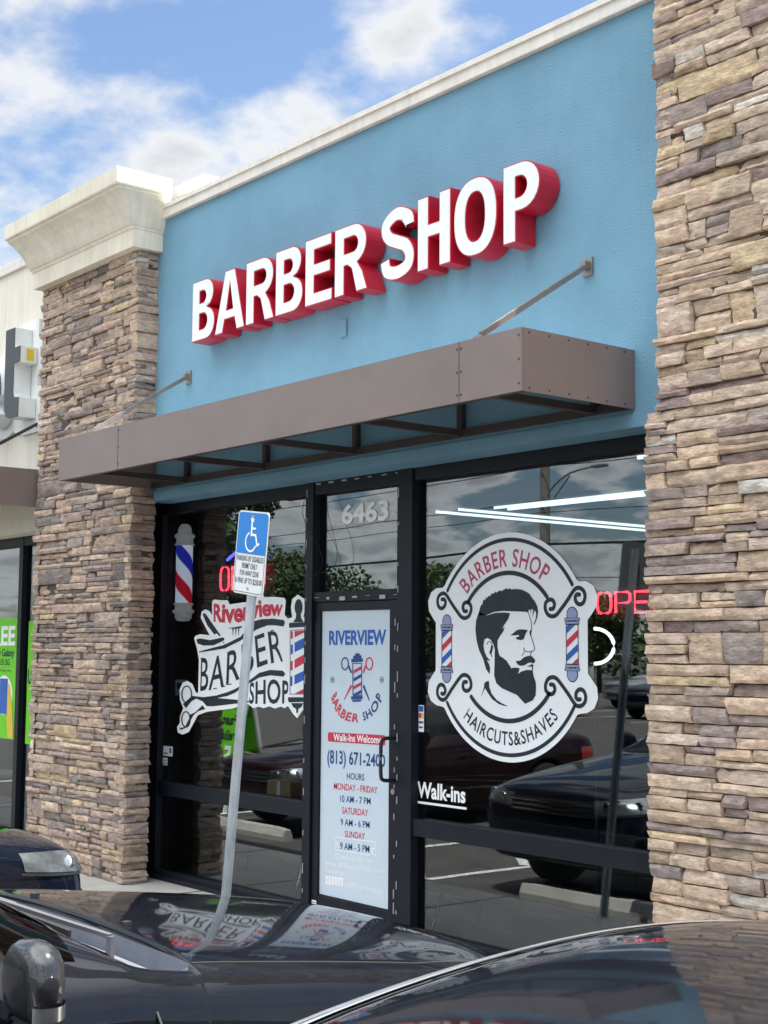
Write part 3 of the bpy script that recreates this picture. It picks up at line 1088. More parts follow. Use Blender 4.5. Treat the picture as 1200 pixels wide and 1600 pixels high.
nc = thing('canopy', 'brown sheet-metal canopy of the cream neighbour store at the left edge', 'canopy', (-14, 0, 3.2))
MB().box(-18.5, -11.665, -.80, -.79, 3.20, 3.535).build('front_panel', M['canopy'], nc)
MB().box(-11.677, -11.665, -.789, -.002, 3.20, 3.535).build('side_panel', M['canopy'], nc)
MB().box(-18.5, -11.68, -.789, -.003, 3.50, 3.515).build('deck', M['canopy_dark'], nc)
MB().bar((-12.0, -.01, 4.01), (-12.0, -.77, 3.55), .028, .028).build('tie_rod', M['canopy_dark'], nc)

# neighbour sign: grey "e t" with white returns on a white contour backer
ns = thing('shop_sign', 'dark grey lowercase sign letters on white backers on the cream store wall', 'shop sign', (-12.4, 0, 4.1))
tl = [(-12.335, 4.16), (-12.30, 4.09), (-12.22, 4.055), (-12.03, 4.055), (-12.03, 4.235), (-12.13, 4.245), (-12.15, 4.29), (-12.15, 4.56), (-12.025, 4.56), (-12.025, 4.71), (-12.15, 4.71),
      (-12.15, 4.90), (-12.345, 4.90), (-12.345, 4.71), (-12.345, 4.5)]
tb = [(-12.50, 3.98), (-12.3, 3.93), (-11.94, 3.93), (-11.94, 4.33), (-12.02, 4.36), (-12.02, 4.46), (-11.93, 4.47), (-11.93, 4.79), (-12.02, 4.81), (-12.02, 4.99), (-12.46, 4.99)]
ec, ez = -12.72, 4.36
eo = arcp(ec, ez, .30, .33, 0, 360, 36)[:-1]
ei = arcp(ec, ez + .10, .17, .12, 0, 180, 14) + []
ecut = arcp(ec, ez - .04, .17, .17, 180, 335, 14)
for nm, loops, bk in (('t', [tl], tb), ('e', [arcp(ec, ez, .30, .33, -28, 0, 4) + arcp(ec, ez, .30, .33, 0, 332 - 12, 34)[1:] + [(ec + .15, ez - .17)] + [(ec + .02, ez - .20), (ec - .10, ez - .16), (ec - .15, ez - .05), (ec + .30, ez - .05)][:3] + [(ec - .15, ez - .06), (ec + .29, ez - .06)],
                            ], arcp(ec, ez, .40, .42, 0, 360, 30)[:-1])):
    if nm == 'e':
        loops = [arcp(ec, ez, .30, .33, -8, 318, 36) + arcp(ec, ez, .17, .19, 318, 197, 12) + [(ec + .29, ez - .055)]]
    ys = -.20 if nm == 't' else -.20
    vs, fs = letter_solid(loops, 0, 0, ys, -.034)
    L = mesh_obj('letter', vs, fs, M['white_face'], ns, label='dark grey sign letter %s with white sides' % nm)
    vs, fs = letter_solid(loops, 0, 0, ys - .006, ys - .001)
    mesh_obj('letter_face', vs, fs, M['graysign'], L)
    vs, fs = letter_solid([bk], 0, 0, -.030 if nm == 't' else -.027, -.004)
    mesh_obj('backer_panel', vs, fs, M['white_face'], ns)
st = MB().box(-12.024, -12.0225, -.14, -.07, 4.58, 4.69)
st.build('warning_sticker', M['yellow'], ns)

# green window posters of the neighbour
ps = thing('window_poster', 'lime green FREE phone poster on the neighbour store glass', 'poster', (-13.2, .24, 1.1), 'lime green window posters')
MB().box(-13.62, -12.87, .2415, .2455, 1.085, 2.25).build('sheet', M['ink_green'], ps)
a = MB()
text_on(a, 'FREE', [(-13.58, 1.98), (-12.91, 1.98)], [(-13.58, 2.17), (-12.91, 2.17)], .2395, bold=.03)
a.build('white_writing', M['ink_white'], ps)
a = MB()
text_on(a, 'Samsung Galaxy', [(-13.58, 1.875), (-12.92, 1.875)], [(-13.58, 1.95), (-12.92, 1.95)], .2395, bold=.02)
text_on(a, 'A15 5G', [(-13.30, 1.79), (-13.02, 1.79)], [(-13.30, 1.85), (-13.02, 1.85)], .2395, bold=.02)
text_on(a, 'when you switch to get it today', [(-13.45, 1.73), (-12.98, 1.73)], [(-13.45, 1.75), (-12.98, 1.75)], .2395)
a.build('black_writing', M['ink'], ps)
a = MB(); flat(a, [arcp(-13.13, 1.50, .20, .19, 0, 360, 24)[:-1]], .2398)
a.build('white_disc', M['ink_white'], ps)
a = MB(); a.box(-13.22, -13.04, .2370, .2390, 1.32, 1.66)
a.build('phone_picture', M['ink_blue'], ps)
a = MB(); flat(a, [[(-13.04, 1.62), (-12.99, 1.60), (-12.93, 1.42), (-12.90, 1.22), (-12.89, 1.095), (-13.0, 1.095), (-13.05, 1.28), (-13.04, 1.4)]], .2375)
a.build('hand_picture', M['yellow'], ps)
ps2 = thing('window_poster', 'narrow lime green poster beside the brown pillar edge on the neighbour glass', 'poster', (-12.4, .24, 1.1), 'lime green window posters')
MB().box(-12.62, -11.95, .2415, .2455, 1.06, 2.21).build('sheet', M['ink_green'], ps2)
a = MB()
text_on(a, 'UNLIMITED', [(-12.60, 1.62), (-11.98, 1.62)], [(-12.60, 1.76), (-11.98, 1.76)], .2395, bold=.03)
a.build('black_writing', M['ink'], ps2)

# ------------------------------------------------------------------ window decals on the glass (street face of the pane is y=.247)
DY = .2445


def S(px, py):
    return survey(px, py, .25)


# round logo on the right pane
lc = (-6.1086, 1.983); lr = .678
def lg(p): return (lc[0] + p[0] * lr, lc[1] + p[1] * lr)
logo = thing('window_decal', 'large round white barber shop decal with bearded man profile on the right pane', 'window decal', (lc[0], .245, lc[1] - lr))
edge = []
for a_ in range(34, 147, 4): edge.append((math.cos(R(a_)), math.sin(R(a_))))
lb = [(-.86, .54), (-.94, .54), (-1.02, .50), (-1.06, .42), (-1.05, .33), (-.99, .26), (-.95, .22), (-.95, -.22), (-.99, -.26), (-1.05, -.33), (-1.06, -.42), (-1.02, -.50), (-.94, -.54), (-.86, -.55)]
edge += lb
for a_ in range(214, 327, 4): edge.append((math.cos(R(a_)), math.sin(R(a_))))
edge += [(-x, z) for x, z in reversed(lb)]
a = MB(); flat(a, [[lg(p) for p in edge]], DY); a.build('backing', M['decal'], logo)
k = MB()
for (r_, a0, a1, w_) in ((.938, 33.5, 147, .034), (.938, 213, 328.5, .034), (.645, 41, 141, .040), (.645, 224, 322, .040)):
    flat(k, [[lg(p) for p in stroke(arcp(0, 0, r_, r_, a0, a1, 40), w_)]], DY - .0015)
c2 = lambda x, y: (790 + x / 8, 840 + y / 8)
sc = [(940, 712), (905, 712), (885, 750), (898, 805), (940, 836), (985, 815), (1008, 750), (1000, 685), (965, 640), (915, 628), (868, 660), (790, 780), (700, 905), (650, 965), (600, 985), (545, 962), (512, 895), (515, 820), (560, 776), (605, 785), (626, 830), (612, 885), (572, 893)]
sc = [S(*c2(*p)) for p in sc]
sc = [((p[0] - lc[0]) / lr, (p[1] - lc[1]) / lr) for p in sc]
for sx in (1, -1):
    for sz in (1, -1):
        path_ = smooth_path([(sx * (p[0] - .005), sz * p[1]) for p in sc], 3)
        flat(k, [[lg(p) for p in stroke(path_, .036)]], DY - .0015)
c3 = lambda x, y: S(730 + x / 7.62, 900 + y / 7.62)
hair = [(150, 425), (165, 370), (178, 340), (190, 345), (195, 305), (210, 275), (225, 290), (232, 252), (252, 262), (262, 235), (285, 240), (300, 205), (318, 215), (345, 185), (358, 200), (400, 168), (415, 182), (480, 145), (490, 160), (520, 146), (530, 160), (575, 155), (640, 158), (700, 180), (750, 210), (785, 265), (815, 300), (845, 360), (855, 430), (845, 490), (812, 578), (800, 575), (828, 500),
        (830, 440), (815, 405), (790, 480), (784, 500), (795, 400), (780, 395), (758, 450), (765, 400), (745, 402), (735, 440), (720, 428), (600, 422), (430, 416), (330, 428), (240, 465), (150, 470)]
side = [(150, 425), (240, 470), (340, 440), (440, 434), (520, 442), (500, 510), (465, 560), (420, 632), (455, 605), (440, 660), (400, 715), (370, 770), (370, 850), (385, 920), (400, 955), (430, 970), (480, 1010), (515, 1065), (535, 1100), (570, 1090), (635, 1098), (628, 1125), (612, 1165), (660, 1135), (720, 1118), (790, 1122), (800, 1190), (825, 1260), (830, 1330), (825, 1420), (790, 1480), (700, 1522),
        (650, 1470), (600, 1415), (520, 1380), (420, 1335), (355, 1275), (330, 1180), (335, 1050), (338, 880), (325, 820), (290, 760), (250, 738), (215, 755), (203, 830), (215, 900), (240, 960), (287, 1010), (243, 1000), (270, 1050), (282, 1100), (275, 1170), (235, 1110), (200, 990), (150, 880), (120, 760), (107, 640), (115, 530), (135, 470)]
face = [[(520, 705), (560, 680), (600, 645), (640, 636), (690, 637), (732, 645), (715, 672), (700, 700), (685, 750), (650, 765), (615, 758), (588, 745), (600, 728), (630, 718), (622, 700), (570, 708)],
        [(588, 1012), (640, 1008), (690, 965), (740, 950), (780, 955), (820, 1000), (815, 1030), (790, 1040), (762, 1030), (735, 1035), (690, 1065), (640, 1070), (605, 1048)],
        [(715, 1078), (760, 1062), (785, 1045), (796, 1060), (792, 1121), (780, 1118), (780, 1080)],
        [(268, 1248), (230, 1258), (212, 1285), (208, 1330), (190, 1390), (170, 1445), (222, 1335), (260, 1400), (310, 1470), (380, 1520), (440, 1544), (497, 1548), (430, 1520), (360, 1475), (300, 1400), (272, 1320)],
        stroke(smooth_path([(738, 440), (765, 520), (777, 600), (770, 660), (768, 710), (790, 780), (810, 850), (810, 880), (775, 905), (760, 950)], 3), 9),
        [(778, 635), (756, 650), (750, 680), (762, 715), (778, 660)],
        stroke(smooth_path([(688, 855), (690, 888), (740, 903), (790, 895)], 3), 9), stroke(smooth_path([(690, 900), (676, 930), (660, 950)], 3), 7),
        stroke(smooth_path([(245, 812), (262, 785), (285, 782), (305, 820), (300, 870), (288, 915), (305, 958)], 3), [8] * 10 + [26] * 6 + [10] * 3)]
for lp in [hair, side] + face:
    flat(k, [[c3(*p) for p in lp]], DY - .0015)
for sx, px_ in ((1, .775), (-1, -.795)):
    for (xa, xb, za, zb) in ((-.088, .088, .165, .190), (-.092, .092, .205, .235), (-.088, .088, -.205, -.18), (-.092, .092, -.245, -.215)):
        pass
b1 = lambda x, y: S(660 + x / 8.571, 1030 + y / 8.571)
def arc_text(mbx, s, a0, a1, r0, r1, bold):
    """text along the circle; a0 -> a1 in degrees, r0 = baseline radius, r1 = cap radius"""
    bt = [lg((r0 * math.cos(R(a0 + (a1 - a0) * i / 12)), r0 * math.sin(R(a0 + (a1 - a0) * i / 12)))) for i in range(13)]
    tp = [lg((r1 * math.cos(R(a0 + (a1 - a0) * i / 12)), r1 * math.sin(R(a0 + (a1 - a0) * i / 12)))) for i in range(13)]
    text_on(mbx, s, bt, tp, DY - .0015, bold=bold, gap=1.12)
arc_text(k, 'HAIRCUTS&SHAVES', 228.5, 316, .855, .735, .012)
k.build('black_print', M['ink'], logo)
k = MB(); arc_text(k, 'BARBER SHOP', 137.5, 51, .70, .858, .012)
k.build('maroon_print', M['ink_maroon'], logo)


def mini_pole(parent, cx, cz, s, y, flip=False, sphere=True):
    """printed barber pole: balls, collars and a striped body"""
    lil, blk, rd_, bl_ = MB(), MB(), MB(), MB()
    T = lambda p: (cx + p[0] * s, cz + p[1] * s)
    flat(blk, [[T(p) for p in arcp(0, .275, .072, .074, 0, 360, 20)[:-1]]], y + .0006)
    flat(blk, [[T(p) for p in arcp(0, -.275, .072, .074, 0, 360, 20)[:-1]]], y + .0006)
    flat(lil, [[T(p) for p in arcp(0, .275, .062, .064, 0, 360, 20)[:-1]]], y)
    flat(lil, [[T(p) for p in arcp(0, -.275, .062, .064, 0, 360, 20)[:-1]]], y)
    for (hw_, za, zb) in ((.096, .218, .246), (.088, .184, .214), (.088, -.214, -.184), (.096, -.246, -.218)):
        flat(blk, [[T(p) for p in ((-hw_, za), (hw_, za), (hw_, zb), (-hw_, zb))]], y - .0005)
        flat(lil, [[T(p) for p in ((-hw_ + .007, za + .006), (hw_ - .007, za + .006), (hw_ - .007, zb - .006), (-hw_ + .007, zb - .006))]], y - .0010)
    flat(blk, [[T(p) for p in ((-.080, -.185), (.080, -.185), (.080, .185), (-.080, .185))], [T(p) for p in ((-.071, -.178), (-.071, .178), (.071, .178), (.071, -.178))]], y)
    def clip_stripe(z0):
        # band rising to the right, clipped to the body
        pts = [(-.07, z0), (.07, z0 + .10), (.07, z0 + .165), (-.07, z0 + .065)]
        out = []
        lo, hi = -.177, .177
        def clip(poly, f, val, keep):
            res = []
            for i in range(len(poly)):
                A, B = poly[i - 1], poly[i]
                ia, ib = keep(A), keep(B)
                if ia != ib:
                    t = (val - A[1]) / (B[1] - A[1])
                    res.append((A[0] + (B[0] - A[0]) * t, val))
                if ib: res.append(B)
            return res
        pts = clip(pts, 0, hi, lambda p: p[1] <= hi)
        if len(pts) > 2: pts = clip(pts, 0, lo, lambda p: p[1] >= lo)
        return pts
    for i, z0 in enumerate((-.29, -.16, -.03, .10)):
        p_ = clip_stripe(z0)
        if len(p_) > 2: flat(rd_ if i % 2 == 0 else bl_, [[T(q) for q in p_]], y - .0003)
    blk.build('black_outline', M['ink'], parent)
    lil.build('lilac_print', M['ink_lilac'], parent)
    rd_.build('red_stripes', M['ink_red'], parent)
    bl_.build('blue_stripes', M['ink_blue'], parent)


mini_pole(logo, *lg((.778, .02)), .90 * lr, DY - .002)
mini_pole(logo, *lg((-.795, -.02)), .90 * lr, DY - .002)

# "Walk-ins" lettering
wi = thing('window_lettering', 'white underlined Walk-ins lettering low on the right pane', 'lettering', (-6.7, .245, 1.03))
a = MB()
text_on(a, 'Walk-ins', [(-6.925, 1.005 + .03), (-6.475, 1.035)], [(-6.925, 1.135), (-6.475, 1.135)], DY, bold=.028)
a.build('writing', M['ink_white'], wi)
a = MB().box(-6.93, -6.465, DY - .001, DY + .001, .998, 1.012)
a.build('underline', M['ink_white'], wi)
# house number on the transom
hn = thing('window_lettering', 'white house number 6463 on the transom glass above the door', 'house number', (-7.49, .245, 2.81))
a = MB()
text_on(a, '6463', [(-7.742, 2.815), (-7.232, 2.815)], [(-7.742, 2.952), (-7.232, 2.952)], DY, bold=.03)
a.build('writing', M['ink_white'], hn)

# left decal
L1 = lambda x, y: S(270 + x / 9.23, 920 + y / 9.23)
L2 = lambda x, y: S(270 + x / 9.23, 1020 + y / 9.23)
L3 = lambda x, y: S(380 + x / 7.617, 920 + y / 7.617)
ld = thing('window_decal', 'white Riverview Barber Shop decal with scissors and razor on the left pane', 'window decal', (-9.0, .245, 1.2))
bo = [(309, 1015.3), (304.4, 998), (305.8, 993.7), (313.3, 991), (328.5, 992.6), (314.4, 965.5), (316, 955.8), (322, 952), (328.5, 955.2), (332.3, 961.2), (332.3, 940.6), (335, 936.8), (348, 937.9), (356.7, 937.9), (359.9, 944.4), (378.3, 941.7), (392, 940), (401, 938), (403, 929.2), (408.2, 926.6), (412.8, 929.8), (413.5, 933.1), (428.6, 932.5), (445.6, 934.4), (447.6, 938.4), (445.6, 960.7),
      (450.9, 966.6), (457.5, 964.6), (455.5, 948.9), (457.5, 935.8), (466.6, 929.2), (476.5, 935.8), (478.5, 948.9), (475.2, 963.3), (483.7, 967.3), (485, 976.5), (482.4, 984.3), (482.4, 1086.7), (484.4, 1094.6), (477.8, 1105.1), (470.6, 1114.3), (465.3, 1122.2), (460, 1116.9), (450.9, 1103.1), (445.6, 1106.4), (440, 1104), (436, 1105), (429.9, 1107.1), (422, 1103.5), (412.8, 1106.4), (405, 1104), (397, 1106.4),
      (388, 1099.9), (365.3, 1106.7), (324.2, 1112.1), (310, 1117.5), (302.5, 1131.6), (296, 1143.5), (286.3, 1147.8), (278.7, 1144.6), (277.6, 1135.9), (282, 1129.4), (282, 1119.7), (287.3, 1106.7), (282, 1093.7), (281.4, 1077.4), (286.3, 1066.6), (293.8, 1063.9), (301.4, 1068.7), (306.8, 1081.8), (310.6, 1082.8), (311.7, 1030.8)]
a = MB(); flat(a, [[S(*p) for p in bo]], DY); a.build('backing', M['decal'], ld)
k = MB()
def blk(lp): flat(k, [[S(*p) for p in lp]], DY - .0015)
blk([(312.3, 1018.0), (335, 1011.8), (351.3, 1007.8), (377.3, 994.8), (386, 983), (395.8, 971.2), (410, 967.5), (427.3, 966.6), (444.3, 968.6), (446.3, 972.5), (444.3, 979), (430, 977), (419.4, 977.1), (403.6, 983), (395, 988.3), (385, 995), (376.7, 1001.2), (352.3, 1013.2), (330, 1017), (312.3, 1019.4)])
blk([(301.4, 1087.2), (318.8, 1089.3), (339.3, 1086.6), (356.7, 1081.3), (368.6, 1076.4), (387.9, 1065.2), (406.3, 1051.3), (423.3, 1046.7), (443, 1048), (447, 1052.6), (444.3, 1057.2), (423.3, 1055.2), (406.3, 1058.6), (386.6, 1070.2), (368, 1082.6), (356.7, 1087.4), (340.4, 1090.6), (366.4, 1092.9), (390, 1095), (390, 1097.6), (365.9, 1099.8), (335, 1103.4), (324.2, 1103.4), (317.7, 1095.8), (307.9, 1091.5), (300, 1096), (291.7, 1106.7), (287, 1100), (296, 1092)])
blk([(317.7, 1101.8), (322, 1107.8), (311.2, 1111), (304, 1117), (298, 1127), (294, 1136), (284, 1140.5), (281, 1137.5), (290, 1136), (297, 1122), (296, 1117.5), (305.8, 1113.2)])
el = lambda c, rx, ry, w_: stroke([(c[0] + rx * math.cos(t_), c[1] + ry * math.sin(t_)) for t_ in [2 * math.pi * i / 26 for i in range(26)]], w_)
for (c_, rx, ry) in (((293, 1085), 7.6, 13), ((291.8, 1124), 6.6, 12)):
    o_ = [(c_[0] + (rx + 1) * math.cos(t_), c_[1] + (ry + 1) * math.sin(t_)) for t_ in [2 * math.pi * i / 26 for i in range(26)]]
    i_ = [(c_[0] + (rx - 1) * math.cos(t_), c_[1] + (ry - 1) * math.sin(t_)) for t_ in [2 * math.pi * i / 26 for i in range(26)]]
    flat(k, [[S(*p) for p in o_], [S(*p) for p in i_[::-1]]], DY - .0018)
blk([(317.7, 960), (320, 958.3), (322, 958.5), (330, 970), (345.8, 992.6), (344.8, 994.8), (339.3, 989.3), (336, 991.5), (325, 977)])
blk([(307.9, 999.1), (313.3, 997.5), (329.6, 1000.2), (350.2, 995.8), (351.8, 998), (351.3, 1000.2), (348, 1002.3), (335, 1008.3), (318.8, 1008.6), (310, 1005.5)])
blk([(355.6, 981.2), (366, 980.5), (379, 978), (379, 981), (366, 982.6)])
for q in (880, 922, 963):
    blk([(270 + q / 9.23 - 1.1, 981.5), (270 + q / 9.23 + 1.1, 981.2), (270 + q / 9.23 - .6, 994.8)])
blk([(350, 1002), (353, 1008.6), (352.2, 1008.8), (349.2, 1002.2)])
pts3 = lambda lp: [(380 + x / 7.617, 920 + y / 7.617) for x, y in lp]
blk([(467.7 + 6.2 * math.cos(t_), 948.9 + 12.8 * math.sin(t_)) for t_ in [2 * math.pi * i / 22 for i in range(22)]])
flat(k, [[S(*p) for p in pts3([(640, 302), (692, 302), (700, 350), (728, 398), (605, 398), (635, 350)])]], DY - .0019)
blk(pts3([(560, 405), (758, 398), (768, 420), (766, 452), (555, 465), (553, 425)]))
blk(pts3([(545, 1290), (755, 1290), (762, 1310), (752, 1345), (555, 1352), (540, 1320)]))
blk(pts3([(580, 1360), (725, 1360), (703, 1405), (665, 1430), (660, 1478), (642, 1478), (638, 1430), (602, 1405)]))
o_ = pts3([(564, 490), (748, 484), (748, 1256), (564, 1258)]); i_ = pts3([(570, 497), (570, 1251), (742, 1249), (742, 491)])
flat(k, [[S(*p) for p in o_], [S(*p) for p in i_]], DY - .0015)
# serif-like word BARBER, arched, and SHOP
def TW(mbx, s, bot, top, bold, gap=1.0, y=None, lower=False):
    text_on(mbx, s, [S(*p) for p in bot], [S(*p) for p in top], y or DY - .0015, bold=bold, gap=gap, lower=lower)
TW(k, 'BARBER', [(314, 1079.5), (340, 1076), (374, 1061.5), (410, 1040), (443.5, 1033.5)], [(315.5, 1028), (343, 1024), (374, 1010), (405, 991), (437.5, 984)], .004, 1.05)
for (x_, w_, yb, yt) in ((314.5, 5, 1079.3, 1028.6), (334.5, 5.5, 1077.2, None), (347.5, 5.5, 1074, None), (358, 5, 1070.5, None), (403, 4, 1042.5, 994), (424, 5, 1036.5, 984.5)):
    blk([(x_, yb), (x_ + w_, yb - 1), (x_ + w_, yb - 2.6), (x_, yb - 1.6)])
    if yt: blk([(x_, yt + 1.6), (x_ + w_, yt + .8), (x_ + w_, yt - .6), (x_, yt + .2)])
TW(k, 'SHOP', [(390.5, 1099.5), (420, 1099.8), (451, 1099)], [(391.5, 1067), (420, 1061), (452, 1063.5)], .020, 1.05)
k.build('black_print', M['ink'], ld)
k = MB(); TW(k, 'Riverview', [(335, 971.5), (370, 973), (410, 964), (440.5, 962.5)], [(335, 943.5), (370, 941), (408, 936), (444.5, 936.5)], .035, .95)
for lp in ([(620, 505), (740, 495), (740, 515), (620, 580)], [(575, 505), (600, 505), (600, 590), (575, 600)], [(620, 845), (742, 775), (742, 880), (620, 950)], [(572, 865), (598, 855), (598, 965), (572, 975)], [(618, 1248), (740, 1185), (740, 1248)]):
    flat(k, [[L3(*p) for p in lp]], DY - .0012)
k.build('red_print', M['ink_red'], ld)
k = MB()
for lp in ([(620, 640), (742, 580), (742, 695), (620, 755)], [(575, 668), (600, 660), (600, 770), (575, 785)], [(618, 1030), (742, 970), (742, 1080), (618, 1140)], [(572, 1045), (595, 1035), (595, 1150), (572, 1160)]):
    flat(k, [[L3(*p) for p in lp]], DY - .0012)
k.build('blue_print', M['ink_blue'], ld)

# door poster (lies on the street face of the door glass, y=.226)
PY = .2235
D7 = lambda x, y: survey(480 + x / 4.21, 720 + y / 4.21, .25)
D8 = lambda x, y: survey(480 + x / 4.105, 1080 + y / 4.105, .25)
dpst = thing('door_poster', 'tall pale poster with barber pole, phone number and opening hours on the glass door', 'poster', (-7.55, .225, .31))
MB().box(-7.922, -7.168, PY, PY + .0015, .308, 2.222).build('sheet', M['poster'], dpst)
Y2 = PY - .0015
kr, kb, kn, kw, kk = MB(), MB(), MB(), MB(), MB()
def T8(mbx, s, q, bold=.0, y=Y2, lower=False, gap=1.0):
    text_on(mbx, s, [D8(*q[3]), D8(*q[2])], [D8(*q[0]), D8(*q[1])], y, bold=bold, lower=lower, gap=gap)
text_on(kb, 'RIVERVIEW', [D7(165, 1212), D7(540, 1212)], [D7(165, 1118), D7(543, 1110)], Y2, bold=.035)
# round lettering under the pole
B_ = [D7(*p) for p in [(176, 1545), (210, 1640), (262, 1700), (330, 1722)]]
T_ = [D7(*p) for p in [(214, 1505), (238, 1590), (280, 1640), (335, 1660)]]
text_on(kr, 'BARBER', [D7(178, 1560), D7(205, 1640), D7(262, 1702), D7(357, 1722)], [D7(214, 1515), D7(236, 1590), D7(284, 1648), D7(357, 1664)], Y2, bold=.03, gap=1.1)
text_on(kn, 'SHOP', [D7(392, 1712), D7(462, 1665), D7(522, 1560)], [D7(384, 1655), D7(436, 1620), D7(482, 1520)], Y2, bold=.03, gap=1.1)
for (cx_, m_) in ((270, kn), (430, kr)):
    o_ = [D7(cx_ + 26 * math.cos(t_), 1335 + 44 * math.sin(t_)) for t_ in [2 * math.pi * i / 22 for i in range(22)]]
    i_ = [D7(cx_ + 18 * math.cos(t_), 1335 + 34 * math.sin(t_)) for t_ in [2 * math.pi * i / 22 for i in range(22)]]
    flat(m_, [o_, i_[::-1]], Y2)
flat(kn, [[D7(*p) for p in [(288, 1352), (298, 1345), (318, 1392), (308, 1398)]]], Y2 - .0004)
flat(kr, [[D7(*p) for p in [(412, 1350), (402, 1345), (386, 1392), (394, 1398)]]], Y2 - .0004)
flat(kr, [[D7(*p) for p in [(308, 1470), (318, 1485), (265, 1575), (262, 1570)]]], Y2)
flat(kn, [[D7(*p) for p in [(386, 1485), (396, 1470), (433, 1572), (428, 1578)]]], Y2)
flat(kn, [[D7(*p) for p in [(318, 1330), (382, 1330), (382, 1545), (320, 1545)]], [D7(*p) for p in [(324, 1336), (326, 1539), (377, 1539), (377, 1336)]]], Y2 - .0004)
for (xa, xb, ya, yb) in ((312, 388, 1303, 1326), (324, 378, 1282, 1303), (336, 366, 1268, 1284), (310, 386, 1548, 1570), (318, 376, 1572, 1586)):
    flat(kn, [[D7(*p) for p in [(xa, ya), (xb, ya - 3), (xb, yb - 3), (xa, yb)]]], Y2)
for i, m_ in enumerate((kr, kn, kr, kn)):
    y0_ = 1368 + i * 52
    flat(m_, [[D7(*p) for p in [(327, y0_ + 10), (376, y0_ - 18), (376, y0_ + 4), (327, y0_ + 32)]]], Y2 - .0002)
for cx_ in (188, 512):
    o_ = [D7(cx_ + 13 * math.cos(t_), 1440 + 20 * math.sin(t_)) for t_ in [2 * math.pi * i / 16 for i in range(16)]]
    i_ = [D7(cx_ + 10 * math.cos(t_), 1440 + 16 * math.sin(t_)) for t_ in [2 * math.pi * i / 16 for i in range(16)]]
    flat(kk, [o_, i_[::-1]], Y2)
    flat(kk, [[D7(cx_ + 5 * math.cos(t_), 1440 + 8 * math.sin(t_)) for t_ in [2 * math.pi * i / 12 for i in range(12)]]], Y2)
ban = [D8(*p) for p in [(160, 262), (516, 281), (522, 290), (521, 340), (515, 346), (160, 322), (153, 314), (153, 270)]]
flat(kr, [ban], Y2)
T8(kw, 'Walk-Ins Welcome', [(190, 270), (500, 287), (500, 336), (190, 316)], .02, Y2 - .001)
T8(kn, '(813) 671-2400', [(150, 372), (522, 405), (520, 485), (150, 462)], .018)
for s_, q_, m_ in (('HOURS', [(275, 520), (388, 530), (388, 572), (275, 563)], kn), ('MONDAY - FRIDAY', [(192, 585), (472, 612), (472, 655), (192, 627)], kr),
                   ('10 AM - 7 PM', [(232, 664), (428, 682), (428, 726), (232, 708)], kn), ('SATURDAY', [(245, 740), (412, 757), (412, 800), (245, 783)], kr),
                   ('9 AM - 6 PM', [(235, 814), (422, 834), (422, 878), (235, 857)], kn), ('SUNDAY', [(262, 892), (392, 907), (392, 949), (262, 934)], kr),
                   ('9 AM - 5 PM', [(232, 966), (420, 988), (420, 1032), (232, 1010)], kn)):
    T8(m_, s_, q_, .008)
bx = [(198, 932), (462, 962), (462, 1060), (198, 1018)]
bi = [(202, 938), (202, 1013), (458, 1054), (458, 967)]
flat(kw, [[D8(*p) for p in bx], [D8(*p) for p in bi]], Y2)
T8(kw, 'N', [(206, 962), (226, 965), (226, 1006), (206, 1003)], .01)
T8(kw, 'g', [(430, 1000), (452, 1003), (452, 1045), (430, 1042)], .01)
T8(kw, 'Check us out on:', [(203, 1035), (440, 1066), (440, 1105), (203, 1070)], .0)
T8(kw, 'www.301barbershop.com', [(140, 1082), (503, 1136), (503, 1172), (140, 1112)], .0)
T8(kw, 'Follow us:', [(140, 1130), (255, 1148), (255, 1180), (140, 1160)], .0)
for i in range(3):
    xa = 140 + i * 39; yo = i * 5
    flat(kw, [[D8(*p) for p in [(xa, 1180 + yo), (xa + 34, 1184 + yo), (xa + 34, 1240 + yo), (xa, 1236 + yo)]]], Y2)
    T8(kn if False else kk if False else kb, 'fto'[i], [(xa + 9, 1192 + yo), (xa + 25, 1194 + yo), (xa + 25, 1232 + yo), (xa + 9, 1230 + yo)], .02, Y2 - .001) if False else None
gl = MB()
for i in range(3):
    xa = 140 + i * 39; yo = i * 5
    text_on(gl, 'fto'[i], [D8(xa + 9, 1230 + yo), D8(xa + 25, 1232 + yo)], [D8(xa + 9, 1192 + yo), D8(xa + 25, 1194 + yo)], Y2 - .001, bold=.01)
gl.build('icon_marks', M['poster'], dpst)
T8(kw, '#301barbershop', [(262, 1216), (503, 1262), (503, 1300), (262, 1252)], .0)
kr.build('red_print', M['ink_red'], dpst); kb.build('blue_print', M['ink_blue'], dpst); kn.build('navy_print', M['ink_navy'], dpst)
kw.build('white_print', M['ink_white'], dpst); kk.build('black_print', M['ink'], dpst)

